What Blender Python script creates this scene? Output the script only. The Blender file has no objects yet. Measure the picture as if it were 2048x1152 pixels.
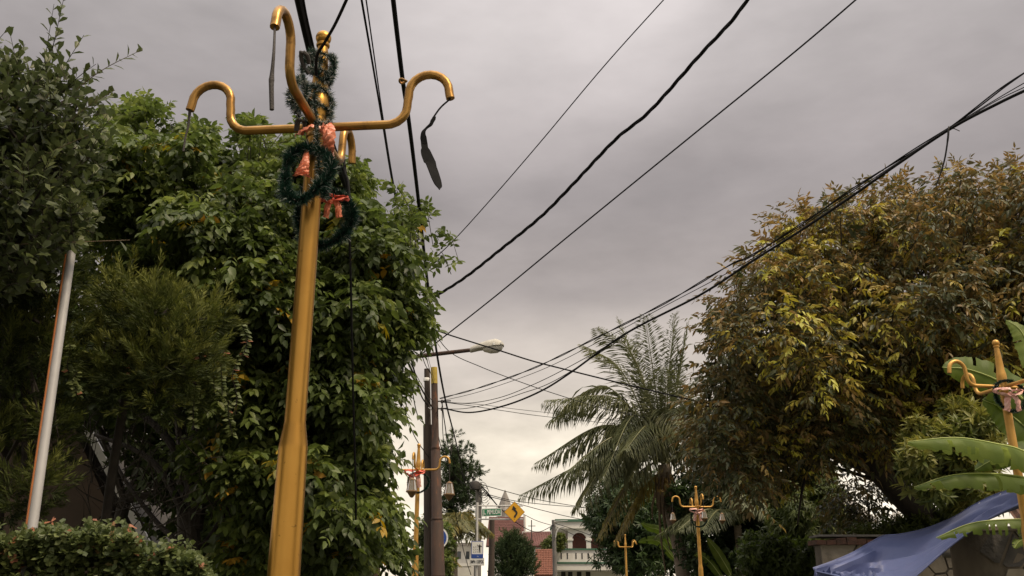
import bpy, math, random
import numpy as np
from mathutils import Vector, Matrix

# ------------------------------------------------------------------ camera, sky, sun, exposure
SC = bpy.context.scene
COL = SC.collection
F, PITCH, EYE = 1850.0, math.radians(18.4), 1.6          # focal length in photo pixels, upward tilt, eye height
CP, SP = math.cos(PITCH), math.sin(PITCH)
cd = bpy.data.cameras.new('camera'); cam = bpy.data.objects.new('camera', cd); COL.objects.link(cam)
cam.location = (0, 0, EYE); cam.rotation_euler = (math.pi/2 + PITCH, 0, 0)
cd.sensor_width = 36; cd.lens = 36*F/2048; cd.clip_end = 3000; cd.clip_start = 0.05
SC.camera = cam
SUN_EL, SUN_AZ = math.radians(58), math.radians(125)      # azimuth clockwise from +Y (ahead): behind the viewer, over the right shoulder
W = bpy.data.worlds.new('World'); SC.world = W; W.use_nodes = True
nt = W.node_tree; N_, L_ = nt.nodes, nt.links
for n in list(N_): N_.remove(n)
wo = N_.new('ShaderNodeOutputWorld'); bg = N_.new('ShaderNodeBackground'); bg.inputs['Strength'].default_value = 0.1
sky = N_.new('ShaderNodeTexSky'); sky.sky_type = 'NISHITA'; sky.sun_disc = False
sky.sun_elevation = SUN_EL; sky.sun_rotation = SUN_AZ; sky.dust_density = 4
tc = N_.new('ShaderNodeTexCoord'); sep = N_.new('ShaderNodeSeparateXYZ'); L_.new(tc.outputs['Generated'], sep.inputs[0])
ramp = N_.new('ShaderNodeValToRGB'); L_.new(sep.outputs['Z'], ramp.inputs[0])
cr = ramp.color_ramp; cr.interpolation = 'EASE'
SKY = [(-0.02, (5.2, 4.5, 3.5)), (0.06, (5.3, 4.75, 3.9)), (0.14, (4.9, 4.35, 3.55)), (0.23, (3.1, 2.74, 2.42)), (0.32, (1.85, 1.64, 1.56)), (0.42, (1.6, 1.44, 1.415)),
       (0.58, (2.2, 2.02, 1.98)), (0.8, (6.6, 6.1, 5.7)), (1.0, (10, 9.4, 8.9))]
SKYMAX = 12.0
while len(cr.elements) < len(SKY): cr.elements.new(0.5)
for e, (p, c) in zip(cr.elements, SKY):
    e.position = max(0, p); e.color = tuple(v/SKYMAX for v in c) + (1,)
mp = N_.new('ShaderNodeMapping'); mp.inputs['Scale'].default_value = (1.3, 1.3, 3.2); L_.new(tc.outputs['Generated'], mp.inputs[0])
nz = N_.new('ShaderNodeTexNoise'); nz.inputs['Scale'].default_value = 1.9; nz.inputs['Detail'].default_value = 5; nz.inputs['Roughness'].default_value = .5
L_.new(mp.outputs[0], nz.inputs['Vector'])
mr = N_.new('ShaderNodeMapRange'); mr.inputs['From Min'].default_value = .25; mr.inputs['From Max'].default_value = .75
mr.inputs['To Min'].default_value = .76*SKYMAX; mr.inputs['To Max'].default_value = 1.24*SKYMAX; L_.new(nz.outputs[0], mr.inputs[0])
vm = N_.new('ShaderNodeVectorMath'); vm.operation = 'SCALE'; L_.new(ramp.outputs[0], vm.inputs[0]); L_.new(mr.outputs[0], vm.inputs['Scale'])
# the thin place in the cloud high over the road, and low cumulus near the horizon
def math_(op, a, b, clamp=False):
    n = N_.new('ShaderNodeMath'); n.operation = op; n.use_clamp = clamp
    for i, v in enumerate((a, b)):
        if isinstance(v, (int, float)): n.inputs[i].default_value = v
        else: L_.new(v, n.inputs[i])
    return n.outputs[0]
def glow(d, c0, gain):
    dp = N_.new('ShaderNodeVectorMath'); dp.operation = 'DOT_PRODUCT'; L_.new(tc.outputs['Generated'], dp.inputs[0]); dp.inputs[1].default_value = d
    g = N_.new('ShaderNodeMapRange'); g.interpolation_type = 'SMOOTHERSTEP'; g.inputs['From Min'].default_value = c0; g.inputs['From Max'].default_value = 1.0; g.inputs['To Max'].default_value = gain; L_.new(dp.outputs['Value'], g.inputs[0]); return g.outputs[0]
def pxdir(px, py):
    dx, dy = px - 1024, 576 - py; return Vector((dx, F*CP - dy*SP, dy*CP + F*SP)).normalized()
n2 = N_.new('ShaderNodeTexNoise'); n2.inputs['Scale'].default_value = 9; n2.inputs['Detail'].default_value = 7; n2.inputs['Roughness'].default_value = .55; L_.new(mp.outputs[0], n2.inputs['Vector'])
low = N_.new('ShaderNodeMapRange'); low.inputs['From Min'].default_value = .26; low.inputs['From Max'].default_value = .05; low.inputs['To Max'].default_value = .9; L_.new(sep.outputs['Z'], low.inputs[0])
cum = math_('MULTIPLY', math_('SUBTRACT', n2.outputs[0], .48), low.outputs[0]); fine = math_('MULTIPLY', math_('SUBTRACT', n2.outputs[0], .5), .36)
tot = math_('ADD', math_('ADD', math_('ADD', glow(pxdir(1030, 0), .968, .6), glow(pxdir(1650, -250), .93, .22)), cum), math_('ADD', fine, 1.0))
vm2 = N_.new('ShaderNodeVectorMath'); vm2.operation = 'SCALE'; L_.new(vm.outputs[0], vm2.inputs[0]); L_.new(tot, vm2.inputs['Scale']); vm = vm2
mx = N_.new('ShaderNodeMix'); mx.data_type = 'RGBA'; mx.inputs['Factor'].default_value = .975      # overcast: almost no blue shows
L_.new(sky.outputs[0], mx.inputs['A']); L_.new(vm.outputs[0], mx.inputs['B'])
L_.new(mx.outputs['Result'], bg.inputs[0]); L_.new(bg.outputs[0], wo.inputs[0])
sd = bpy.data.lights.new('sun', 'SUN'); sd.energy = 1.5; sd.angle = math.radians(11); sd.color = (1, .82, .58)
so = bpy.data.objects.new('sun', sd); COL.objects.link(so)
sdir = Vector((math.sin(SUN_AZ)*math.cos(SUN_EL), math.cos(SUN_AZ)*math.cos(SUN_EL), math.sin(SUN_EL)))
so.rotation_euler = sdir.to_track_quat('Z', 'Y').to_euler()
SC.view_settings.view_transform = 'Standard'; SC.view_settings.look = 'None'; SC.view_settings.gamma = 1
SC.view_settings.exposure = 1.1; SC.view_settings.use_curve_mapping = False
SC.render.engine = 'CYCLES'; SC.cycles.max_bounces = 6; SC.cycles.diffuse_bounces = 3; SC.cycles.transparent_max_bounces = 4
SC.cycles.use_denoising = True

# ------------------------------------------------------------------ helpers
RNG = np.random.default_rng(7); R = random.Random(5)
def at(px, py, Y):
    """World point seen at photo pixel px, py at distance Y ahead."""
    dx, dy = px - 1024, 576 - py
    s = Y/(F*CP - dy*SP)
    return Vector((dx*s, Y, EYE + (dy*CP + F*SP)*s))
def atn(px, py, Y):
    px, py, Y = np.broadcast_arrays(np.asarray(px, float), np.asarray(py, float), np.asarray(Y, float))
    dx, dy = px - 1024, 576 - py; s = Y/(F*CP - dy*SP)
    return np.stack([dx*s, Y, EYE + (dy*CP + F*SP)*s], -1)
def proj(P):
    P = np.asarray(P, float); z = P[..., 2] - EYE
    d = P[..., 1]*CP + z*SP
    return 1024 + F*P[..., 0]/d, 576 - F*(z*CP - P[..., 1]*SP)/d, d
def ss(t): t = min(1, max(0, t)); return t*t*(3 - 2*t)
def gz(x, y): return .43*ss((-1.0 - x)/.9)*ss((y - 9)/8) + .0
def unit(v): return v/np.maximum(np.linalg.norm(v, axis=-1, keepdims=True), 1e-9)
def rdir(n): return unit(RNG.normal(size=(n, 3)))

def tag(o, label=None, cat=None, group=None, kind=None):
    for k, v in (('label', label), ('category', cat), ('group', group), ('kind', kind)):
        if v: o[k] = v
    return o
def thing(name, label, cat, loc=(0, 0, 0), group=None, rz=0):
    o = bpy.data.objects.new(name, None); COL.objects.link(o); o.location = loc; o.rotation_euler.z = rz; o.empty_display_size = .2
    return tag(o, label, cat, group)
def root_loc(o):
    p = Vector((0, 0, 0))
    while o is not None: p += o.location; o = o.parent
    return p
def link(name, me, parent=None):
    o = bpy.data.objects.new(name, me); COL.objects.link(o)
    if parent is not None: o.parent = parent
    return o
class MB:
    def __init__(s): s.v, s.f = [], []
    def add(s, v, f):
        b = len(s.v); s.v += [tuple(p) for p in v]; s.f += [tuple(i + b for i in q) for q in f]; return s
    def box(s, c, size, rot=None):
        h = [q/2 for q in size]; vs = []
        for i in (-1, 1):
            for j in (-1, 1):
                for k in (-1, 1):
                    p = Vector((i*h[0], j*h[1], k*h[2]))
                    if rot is not None: p = rot @ p
                    vs.append(p + Vector(c))
        return s.add(vs, [(0, 1, 3, 2), (4, 6, 7, 5), (0, 4, 5, 1), (2, 3, 7, 6), (0, 2, 6, 4), (1, 5, 7, 3)])
    def tube(s, pts, rad, seg=8, caps=True, up=None):
        pts = [Vector(p) for p in pts]; n = len(pts)
        if not hasattr(rad, '__len__'): rad = [rad]*n
        t0 = (pts[1] - pts[0]).normalized(); ref = Vector((0, 0, 1)) if abs(t0.z) < .9 else Vector((1, 0, 0))
        u = t0.cross(ref).normalized(); vs = []; fs = []
        for i in range(n):
            t = (pts[min(n-1, i+1)] - pts[max(0, i-1)])
            if t.length < 1e-9: t = t0
            t = t.normalized(); u = u - t*u.dot(t)
            u = u.normalized() if u.length > 1e-6 else t.orthogonal().normalized()
            w = t.cross(u)
            for k in range(seg):
                a = 2*math.pi*k/seg; vs.append(pts[i] + (u*math.cos(a) + w*math.sin(a))*rad[i])
        for i in range(n-1):
            for k in range(seg):
                a, b = i*seg + k, i*seg + (k+1) % seg; fs.append((a, b, b+seg, a+seg))
        if caps:
            fs.append(tuple(range(seg-1, -1, -1))); fs.append(tuple(range((n-1)*seg, n*seg)))
        return s.add(vs, fs)
    def lathe(s, prof, c=(0, 0, 0), seg=20):
        """prof: list of (r, z) from the bottom up, round the vertical through c."""
        vs = []; fs = []
        for r, z in prof:
            for k in range(seg):
                a = 2*math.pi*k/seg; vs.append((c[0] + r*math.cos(a), c[1] + r*math.sin(a), c[2] + z))
        for i in range(len(prof)-1):
            for k in range(seg):
                a, b = i*seg + k, i*seg + (k+1) % seg; fs.append((a, b, b+seg, a+seg))
        fs.append(tuple(range(seg-1, -1, -1))); fs.append(tuple(range((len(prof)-1)*seg, len(prof)*seg)))
        return s.add(vs, fs)
    def prism(s, poly, fr, d):
        """poly (a, b) outline in the frame fr = (origin, ea, eb, en), thickness d along en."""
        o, ea, eb, en = fr; n = len(poly)
        vs = [o + ea*a + eb*b for a, b in poly] + [o + ea*a + eb*b + en*d for a, b in poly]
        return s.add(vs, [tuple(range(n-1, -1, -1)), tuple(range(n, 2*n))] + [(i, (i+1) % n, n + (i+1) % n, n + i) for i in range(n)])
    def build(s, name, mat, parent=None, smooth=True):
        me = bpy.data.meshes.new(name); o0 = root_loc(parent) if parent is not None else Vector()
        me.from_pydata([tuple(Vector(v) - o0) for v in s.v], [], s.f)
        me.materials.append(mat)
        if smooth:
            me.polygons.foreach_set('use_smooth', [True]*len(me.polygons))
            try: me.set_sharp_from_angle(angle=math.radians(38))
            except Exception: pass
        me.update(); return link(name, me, parent)
def solo(mb, name, mat, label, cat, group=None, smooth=True):
    """A thing that is one mesh, with its origin at its lowest first vertex."""
    c = Vector(mb.v[0]); me_v = [tuple(Vector(v) - c) for v in mb.v]
    me = bpy.data.meshes.new(name); me.from_pydata(me_v, [], mb.f); me.materials.append(mat)
    if smooth:
        me.polygons.foreach_set('use_smooth', [True]*len(me.polygons))
        try: me.set_sharp_from_angle(angle=math.radians(38))
        except Exception: pass
    o = link(name, me); o.location = c; return tag(o, label, cat, group)
def copy_tree(o, parent=None):
    c = o.copy(); COL.objects.link(c)
    if parent is not None: c.parent = parent
    for ch in list(o.children): copy_tree(ch, c)
    return c
def spline(pts, n=12):
    """Catmull-Rom through pts."""
    P = [np.array(p, float) for p in pts]; P = [2*P[0] - P[1]] + P + [2*P[-1] - P[-2]]; out = []
    for i in range(1, len(P)-2):
        for k in range(n):
            t = k/n; a, b, c, d = P[i-1:i+3]
            out.append(.5*((2*b) + (-a + c)*t + (2*a - 5*b + 4*c - d)*t*t + (-a + 3*b - 3*c + d)*t**3))
    out.append(P[-2]); return [Vector(p) for p in out]

# ------------------------------------------------------------------ materials
def mat(name, col, rough=.7, metal=0, var=None, scale=6, bump=0, bscale=40, spec=.5, dirt=None, dscale=3, dlo=.5, dhi=.7, stretch=(1, 1, 1)):
    m = bpy.data.materials.new(name); m.use_nodes = True; n, l = m.node_tree.nodes, m.node_tree.links
    p = n['Principled BSDF']; p.inputs['Roughness'].default_value = rough; p.inputs['Metallic'].default_value = metal
    p.inputs['Specular IOR Level'].default_value = spec
    c3 = lambda c: tuple(c) + (1,)
    p.inputs['Base Color'].default_value = c3(col)
    tcn = n.new('ShaderNodeTexCoord'); mpn = n.new('ShaderNodeMapping'); mpn.inputs['Scale'].default_value = stretch
    l.new(tcn.outputs['Object'], mpn.inputs[0]); V = mpn.outputs[0]; cur = None
    if var:
        z = n.new('ShaderNodeTexNoise'); z.inputs['Scale'].default_value = scale; z.inputs['Detail'].default_value = 6; l.new(V, z.inputs['Vector'])
        r = n.new('ShaderNodeValToRGB'); r.color_ramp.elements[0].position = .3; r.color_ramp.elements[1].position = .7
        r.color_ramp.elements[0].color = c3(col); r.color_ramp.elements[1].color = c3(var); l.new(z.outputs[0], r.inputs[0]); cur = r.outputs[0]
        l.new(cur, p.inputs['Base Color'])
    if dirt:
        z = n.new('ShaderNodeTexNoise'); z.inputs['Scale'].default_value = dscale; z.inputs['Detail'].default_value = 8; z.inputs['Roughness'].default_value = .65; l.new(V, z.inputs['Vector'])
        q = n.new('ShaderNodeMapRange'); q.inputs['From Min'].default_value = dlo; q.inputs['From Max'].default_value = dhi; l.new(z.outputs[0], q.inputs[0])
        x = n.new('ShaderNodeMix'); x.data_type = 'RGBA'; l.new(q.outputs[0], x.inputs['Factor'])
        if cur is not None: l.new(cur, x.inputs['A'])
        else: x.inputs['A'].default_value = c3(col)
        x.inputs['B'].default_value = c3(dirt); l.new(x.outputs['Result'], p.inputs['Base Color'])
        rr = n.new('ShaderNodeMapRange'); rr.inputs['To Min'].default_value = rough; rr.inputs['To Max'].default_value = min(1, rough + .25); l.new(q.outputs[0], rr.inputs[0]); l.new(rr.outputs[0], p.inputs['Roughness'])
    if bump:
        z = n.new('ShaderNodeTexNoise'); z.inputs['Scale'].default_value = bscale; z.inputs['Detail'].default_value = 6; l.new(V, z.inputs['Vector'])
        b = n.new('ShaderNodeBump'); b.inputs['Strength'].default_value = bump; b.inputs['Distance'].default_value = .02; l.new(z.outputs[0], b.inputs['Height']); l.new(b.outputs[0], p.inputs['Normal'])
    return m
def leafmat(name, stops, back=None, rough=.42, transl=.3, spec=.5):
    """Colour from the per-leaf 'tint' attribute; back = colour multiplier ramp of the leaf's underside."""
    m = bpy.data.materials.new(name); m.use_nodes = True; n, l = m.node_tree.nodes, m.node_tree.links
    p = n['Principled BSDF']; out = n['Material Output']; p.inputs['Roughness'].default_value = rough + .06; p.inputs['Specular IOR Level'].default_value = spec*.62
    a = n.new('ShaderNodeAttribute'); a.attribute_name = 'tint'
    def rampn(st):
        r = n.new('ShaderNodeValToRGB'); e = r.color_ramp.elements
        while len(e) < len(st): e.new(.5)
        for q, (pp, c) in zip(e, st): q.position = pp; q.color = tuple(c) + (1,)
        l.new(a.outputs['Fac'], r.inputs[0]); return r.outputs[0]
    col = rampn(stops)
    if back:
        g = n.new('ShaderNodeNewGeometry'); x = n.new('ShaderNodeMix'); x.data_type = 'RGBA'
        l.new(g.outputs['Backfacing'], x.inputs['Factor']); l.new(col, x.inputs['A']); l.new(rampn(back), x.inputs['B']); col = x.outputs['Result']
    l.new(col, p.inputs['Base Color'])
    t = n.new('ShaderNodeBsdfTranslucent'); hs = n.new('ShaderNodeHueSaturation'); hs.inputs['Saturation'].default_value = 1.1; hs.inputs['Value'].default_value = 1.5
    l.new(col, hs.inputs['Color']); l.new(hs.outputs[0], t.inputs[0])
    ms = n.new('ShaderNodeMixShader'); ms.inputs[0].default_value = transl; l.new(p.outputs[0], ms.inputs[1]); l.new(t.outputs[0], ms.inputs[2]); l.new(ms.outputs[0], out.inputs[0])
    return m

# ------------------------------------------------------------------ foliage engine (numpy)
LEAF8 = (np.array([(0, 0, 0), (.3, .46, .06), (.3, -.46, .06), (.66, .36, .02), (.66, -.36, .02), (1, 0, -.1), (.3, 0, 0), (.66, 0, -.03)], float),
         np.array([(0, 6, 1), (0, 2, 6), (6, 7, 3), (6, 3, 1), (6, 2, 4), (6, 4, 7), (7, 5, 3), (7, 4, 5)]))
OBOV8 = (np.array([(0, 0, 0), (.3, .3, .05), (.3, -.3, .05), (.7, .5, .06), (.7, -.5, .06), (1, 0, -.04), (.3, 0, 0), (.7, 0, 0)], float), LEAF8[1])
LEAF4 = (np.array([(0, 0, 0), (.45, .5, .07), (.45, -.5, .07), (1, 0, -.06), (.45, 0, 0)], float),
         np.array([(0, 4, 1), (0, 2, 4), (4, 3, 1), (4, 2, 3)]))
NEED = (np.array([(0, 0, 0), (.4, .5, 0), (.4, -.5, 0), (1, 0, 0)], float), np.array([(0, 2, 1), (1, 2, 3)]))
class Leaves:
    """Arrays of leaves: base P, axis A, normal N, length L, width W, tint T."""
    def __init__(s): s.d = {k: [] for k in 'PANLWT'}
    def add(s, P, A, N, L, W, T):
        n = len(P)
        for k, v in zip('PANLWT', (P, A, N, L, W, T)):
            v = np.asarray(v, float)
            if k in 'PAN': v = np.broadcast_to(v, (n, 3))
            else: v = np.broadcast_to(v, (n,))
            s.d[k].append(v.copy())
    def done(s):
        for k in s.d: s.d[k] = np.concatenate(s.d[k]) if isinstance(s.d[k], list) else s.d[k]
        d = s.d; d['A'] = unit(d['A']); S = unit(np.cross(d['N'], d['A'])); d['S'] = S; d['N'] = np.cross(d['A'], S); return s
    def split(s, n):
        """The n leaves that show largest: in front in their small window of the picture, inside the frame."""
        d = s.d; x, y, z = proj(d['P'] + d['A']*d['L'][:, None]*.5); size = d['L']/z*np.sqrt(np.abs((d['N']*unit(d['P'] - np.array([0, 0, EYE]))).sum(1)) + .15)
        ok = (x > 0) & (x < 2048) & (y > 0) & (y < 1150)
        cell = (np.floor(x/14) + 1000*np.floor(y/14)).astype(int); order = np.argsort(z); order = order[ok[order]]
        _, first = np.unique(cell[order], return_index=True); front = order[first]
        pick = front[np.argsort(-size[front])[:n]]; m = np.zeros(len(x), bool); m[pick] = True; return m
def leaf_mesh(name, d, tm, m, parent, kind='stuff'):
    V, Fc = tm; n = len(d['P']); k = len(V)
    o0 = np.array(root_loc(parent))
    pts = (d['P'] - o0)[:, None, :] + d['A'][:, None, :]*(d['L'][:, None]*V[None, :, 0])[..., None] \
        + d['S'][:, None, :]*(d['W'][:, None]*V[None, :, 1])[..., None] + d['N'][:, None, :]*(d['L'][:, None]*V[None, :, 2])[..., None]
    idx = (np.arange(n)*k)[:, None, None] + Fc[None]
    me = bpy.data.meshes.new(name); nf = n*len(Fc)
    me.vertices.add(n*k); me.vertices.foreach_set('co', pts.astype(np.float32).ravel())
    me.loops.add(nf*3); me.loops.foreach_set('vertex_index', idx.astype(np.int32).ravel())
    me.polygons.add(nf); me.polygons.foreach_set('loop_start', np.arange(0, nf*3, 3, dtype=np.int32))
    me.polygons.foreach_set('use_smooth', np.ones(nf, bool))
    at_ = me.attributes.new('tint', 'FLOAT', 'POINT'); at_.data.foreach_set('value', np.repeat(d['T'], k).astype(np.float32))
    me.materials.append(m); me.update(calc_edges=True); me.validate()
    o = link(name, me, parent)
    if kind: o['kind'] = kind
    return o
def unit_leaf(name, tm, m, t):
    V, Fc = tm; me = bpy.data.meshes.new(name); me.from_pydata([tuple(v) for v in V], [], [tuple(int(i) for i in f) for f in Fc])
    a = me.attributes.new('tint', 'FLOAT', 'POINT'); a.data.foreach_set('value', [t]*len(V)); me.materials.append(m)
    me.polygons.foreach_set('use_smooth', [True]*len(me.polygons)); return me
def plant_leaves(lv, tm, m, parent, single=0, name='leaf', mass='foliage'):
    """All leaves of a plant: the `single` that show largest are objects, the rest one mesh."""
    lv.done(); d = lv.d; o0 = np.array(root_loc(parent))
    if single:
        pk = lv.split(single); bins = np.linspace(0, 1, 9); meshes = {}
        for i in np.where(pk)[0]:
            b = int(round(float(np.clip(d['T'][i], 0, 1))*8))
            if b not in meshes: meshes[b] = unit_leaf(name, tm, m, b/8)
            o = bpy.data.objects.new(name, meshes[b]); COL.objects.link(o); o.parent = parent
            A, S, Nn, L, Wd = d['A'][i], d['S'][i], d['N'][i], d['L'][i], d['W'][i]; p = d['P'][i] - o0
            o.matrix_basis = Matrix(((A[0]*L, S[0]*Wd, Nn[0]*L, p[0]), (A[1]*L, S[1]*Wd, Nn[1]*L, p[1]), (A[2]*L, S[2]*Wd, Nn[2]*L, p[2]), (0, 0, 0, 1)))
        d = {k: v[~pk] for k, v in d.items()}
    return leaf_mesh(mass, d, tm, m, parent)
def in_poly(px, py, poly):
    inside = np.zeros(px.shape, bool); dist = np.full(px.shape, 1e9); n = len(poly)
    for i in range(n):
        (x1, y1), (x2, y2) = poly[i], poly[(i+1) % n]
        if y1 != y2: inside ^= ((y1 > py) != (y2 > py)) & (px < (x2 - x1)*(py - y1)/(y2 - y1) + x1)
        ex, ey = x2 - x1, y2 - y1; t = np.clip(((px - x1)*ex + (py - y1)*ey)/max(1e-9, ex*ex + ey*ey), 0, 1)
        dist = np.minimum(dist, np.hypot(px - x1 - t*ex, py - y1 - t*ey))
    return inside, dist
def lobes(poly, Y, depth, n, rmin, rmax, fill=.85, sep=.72):
    """Clump centres and radii that fill an outline seen at distance Y, swollen to +-depth."""
    p = np.array(poly, float); lo, hi = p.min(0), p.max(0); C = []; Rr = []; sc = Y/1850
    tries = 0
    while len(C) < n and tries < 60:
        tries += 1
        x = RNG.uniform(lo[0], hi[0], 400); y = RNG.uniform(lo[1], hi[1], 400); ins, d = in_poly(x, y, poly); dm = d*sc
        ok = ins & (dm > rmin*fill)
        if not ok.any(): continue
        x, y, dm = x[ok], y[ok], dm[ok]; D = min(1, 1)
        bulge = np.sqrt(1 - (1 - np.clip(dm/max(depth, .1), 0, 1))**2)
        Yd = Y + RNG.uniform(-1, 1, len(x))*depth*bulge
        r = np.clip(dm/fill, rmin, rmax)*RNG.uniform(.75, 1, len(x)); r = np.maximum(r, rmin*.8)
        P = atn(x, y, Yd)
        for a, b in zip(P, r):
            if len(C) >= n: break
            if all(np.linalg.norm(a - c) > sep*min(b, q) for c, q in zip(C, Rr)): C.append(a); Rr.append(b)
    return np.array(C), np.array(Rr)
def lobe_points(C, Rr, n, inner=.35, flat=1.):
    """n points over the clumps' shells (some inside), with the outward direction and the clump's index."""
    w = Rr**2; k = RNG.choice(len(C), n, p=w/w.sum()); d = rdir(n)
    u = RNG.uniform(0, 1, n); rr = np.where(u < inner, RNG.uniform(.1, .65, n), RNG.uniform(.65, .95, n)); rr = np.where(u > .95, RNG.uniform(.95, 1.35, n), rr)
    return C[k] + d*np.array([1, 1, flat])*(Rr[k]*rr)[:, None], d, k
def edge_points(poly, Y, dep, n, back, skip):
    """n points along the outline, pulled in by `back` pixels, with the outward direction; skip(x, y) drops some."""
    p = np.array(poly, float); q = np.roll(p, -1, 0); L = np.linalg.norm(q - p, axis=1); k = RNG.choice(len(p), n, p=L/L.sum()); t = RNG.uniform(0, 1, (n, 1)); e = p[k] + (q[k] - p[k])*t; c = p.mean(0)
    nn = (q[k] - p[k])[:, ::-1]*np.array([1, -1]); nn /= np.linalg.norm(nn, axis=1, keepdims=True); s_ = np.sign((nn*(e - c)).sum(1)); nn *= s_[:, None]; e = e - nn*back; ok = ~skip(e[:, 0], e[:, 1]); e, nn = e[ok], nn[ok]
    return atn(e[:, 0], e[:, 1], Y + RNG.uniform(-1, 1, len(e))*dep), np.stack([nn[:, 0], RNG.uniform(-.5, .3, len(e)), -nn[:, 1]], -1)
def branches(tree, m, base, fork, C, Rr, r0, k=6, name='branch', thin=.012, seg=7, rise=.5, lobe_r=None):
    """Trunk from base to fork, main limbs to groups of clumps, a bough into every clump."""
    base, fork = np.array(base, float), np.array(fork, float)
    mid = (base + fork)/2 + np.array([R.uniform(-.06, .06), R.uniform(-.06, .06), 0])*np.linalg.norm(fork - base)
    MB().tube(spline([base, mid, fork], 6), list(np.linspace(r0, r0*.75, 13)), 10).build('trunk', m, tree)
    k = min(k, len(C)); cen = C[RNG.choice(len(C), k, replace=False)]
    for _ in range(6):
        lab = np.argmin(((C[:, None] - cen[None])**2).sum(-1), 1)
        cen = np.array([C[lab == i].mean(0) if (lab == i).any() else cen[i] for i in range(k)])
    for i in range(k):
        if not (lab == i).any(): continue
        b = MB(); e = cen[i]; m1 = fork*.55 + e*.45; m1[2] += rise*.18*np.linalg.norm(e - fork); ln = spline([fork, m1, e], 7)
        r1 = r0*.5; b.tube(ln, list(np.linspace(r1, max(thin*1.5, r1*.35), len(ln))), seg)
        for c in C[lab == i]:
            s = R.randint(len(ln)//3, len(ln)-1); p0 = np.array(ln[s]); mm = (p0 + c)/2 + RNG.normal(size=3)*.08*np.linalg.norm(c - p0)
            q = spline([p0, mm, c], 4); b.tube(q, list(np.linspace(max(thin*1.4, r1*.3), thin*.4, len(q))), 5)
        b.build(name, m, tree)
def pinnate(lv, P, D, Nrm, n, length, ll, lw, droop, tint, spread=1.0, jit=.25, ang=62, tipleaf=True, big=None):
    """Sprays with n pairs of leaflets along a drooping axis."""
    k = len(P); D = unit(D); S = unit(np.cross(Nrm, D)); Nn = np.cross(D, S); length = np.broadcast_to(length, (k,)); tint = np.broadcast_to(tint, (k,))
    ca, sa = math.cos(math.radians(ang)), math.sin(math.radians(ang))
    big = RNG.uniform(.72, 1.25, k)
    for i in range(n):
        t = (i + .6)/n
        base = P + D*(length*t)[:, None] + np.array([0, 0, -1])*(droop*length*t*t)[:, None]
        tang = unit(D + np.array([0, 0, -1])*(2*droop*t))
        for sgn in (-1, 1):
            a = tang*ca + S*(sgn*sa) + np.array([0, 0, -1])*(.25 + droop*.5) + RNG.normal(size=(k, 3))*jit
            nn = Nn + S*(sgn*.25) + RNG.normal(size=(k, 3))*jit*1.6
            prof = (.75 + .5*math.sin(math.pi*min(1, t*.9)))*RNG.uniform(.62, 1.2, k)*big
            lv.add(base, a, nn, ll*prof, lw*prof, np.where(tint > .8, tint, np.clip(tint + RNG.normal(size=k)*.09, 0, .79)))
    if tipleaf:
        lv.add(P + D*length[:, None] + np.array([0, 0, -1])*(droop*length)[:, None], D + np.array([0, 0, -1.])*droop*2, Nn, ll, lw, tint)
def whorl(lv, P, D, n, ll, lw, droop, tint, jit=.25, open_=.9):
    """Tufts of n leaves round a twig end."""
    k = len(P); D = unit(D); U = unit(np.cross(D, RNG.normal(size=(k, 3)))); V = np.cross(D, U); tint = np.broadcast_to(tint, (k,))
    for i in range(n):
        a = 2*math.pi*i*.382 + RNG.uniform(0, .5, k); o = U*np.cos(a)[:, None] + V*np.sin(a)[:, None]; t = i/n
        ax = D*(.3 + .6*t) + o*open_ + np.array([0, 0, -1])*droop + RNG.normal(size=(k, 3))*jit
        nn = D + np.array([0, 0, .5]) - o*.2 + RNG.normal(size=(k, 3))*jit
        sc = RNG.uniform(.7, 1.15, k); lv.add(P - D*(ll*.35*(1 - t)), ax, nn, ll*sc, lw*sc, np.clip(tint + RNG.normal(size=k)*.07, 0, 1))
def plumes(lv, P, D, n, length, nl, nw, tint, spread=.55, droop=0.):
    """Feathery conifer sprays: fine needles raked forward round an axis."""
    k = len(P); D = unit(D); U = unit(np.cross(D, RNG.normal(size=(k, 3)))); V = np.cross(D, U); tint = np.broadcast_to(tint, (k,)); length = np.broadcast_to(length, (k,))
    for i in range(n):
        t = (i + RNG.uniform(0, 1, k))/n; a = RNG.uniform(0, 6.283, k); o = U*np.cos(a)[:, None] + V*np.sin(a)[:, None]
        base = P + D*(length*t*.8)[:, None] + o*(.02*length)[:, None]; base[:, 2] -= droop*length*t*t
        ax = D + o*spread + RNG.normal(size=(k, 3))*.12
        sc = RNG.uniform(.6, 1.2, k)*(1.15 - .5*t); lv.add(base, ax, RNG.normal(size=(k, 3)), nl*sc, nw, np.clip(tint + .25*(t - .5) + RNG.normal(size=k)*.08, 0, 1))
UP = np.array([0, 0, 1.])
# ------------------------------------------------------------------ materials
M = {}
M['gold'] = mat('gold_paint', (.53, .29, .066), .34, .95, var=(.47, .245, .052), scale=5, dirt=(.10, .055, .02), dscale=26, dlo=.64, dhi=.72, bump=.03, bscale=140)
M['gold2'] = mat('gold_paint_far', (.62, .36, .09), .45, .45, var=(.5, .27, .06), scale=6, dirt=(.2, .11, .04), dscale=4, dlo=.55, dhi=.85)
M['goldarm'] = mat('worn_gold', (.47, .265, .075), .33, .88, var=(.36, .19, .055), scale=11, dirt=(.06, .032, .014), dscale=8, dlo=.5, dhi=.72)
M['black'] = mat('black_rubber', (.010, .010, .011), .75, var=(.016, .016, .017), scale=30, spec=.1)
M['dull'] = mat('weathered_black', (.035, .03, .028), .75, var=(.06, .052, .048), scale=25, bump=.4, bscale=120)
M['bark'] = mat('bark', (.045, .033, .024), .9, var=(.085, .065, .048), scale=14, bump=.7, bscale=30, stretch=(1, 1, .3))
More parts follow.
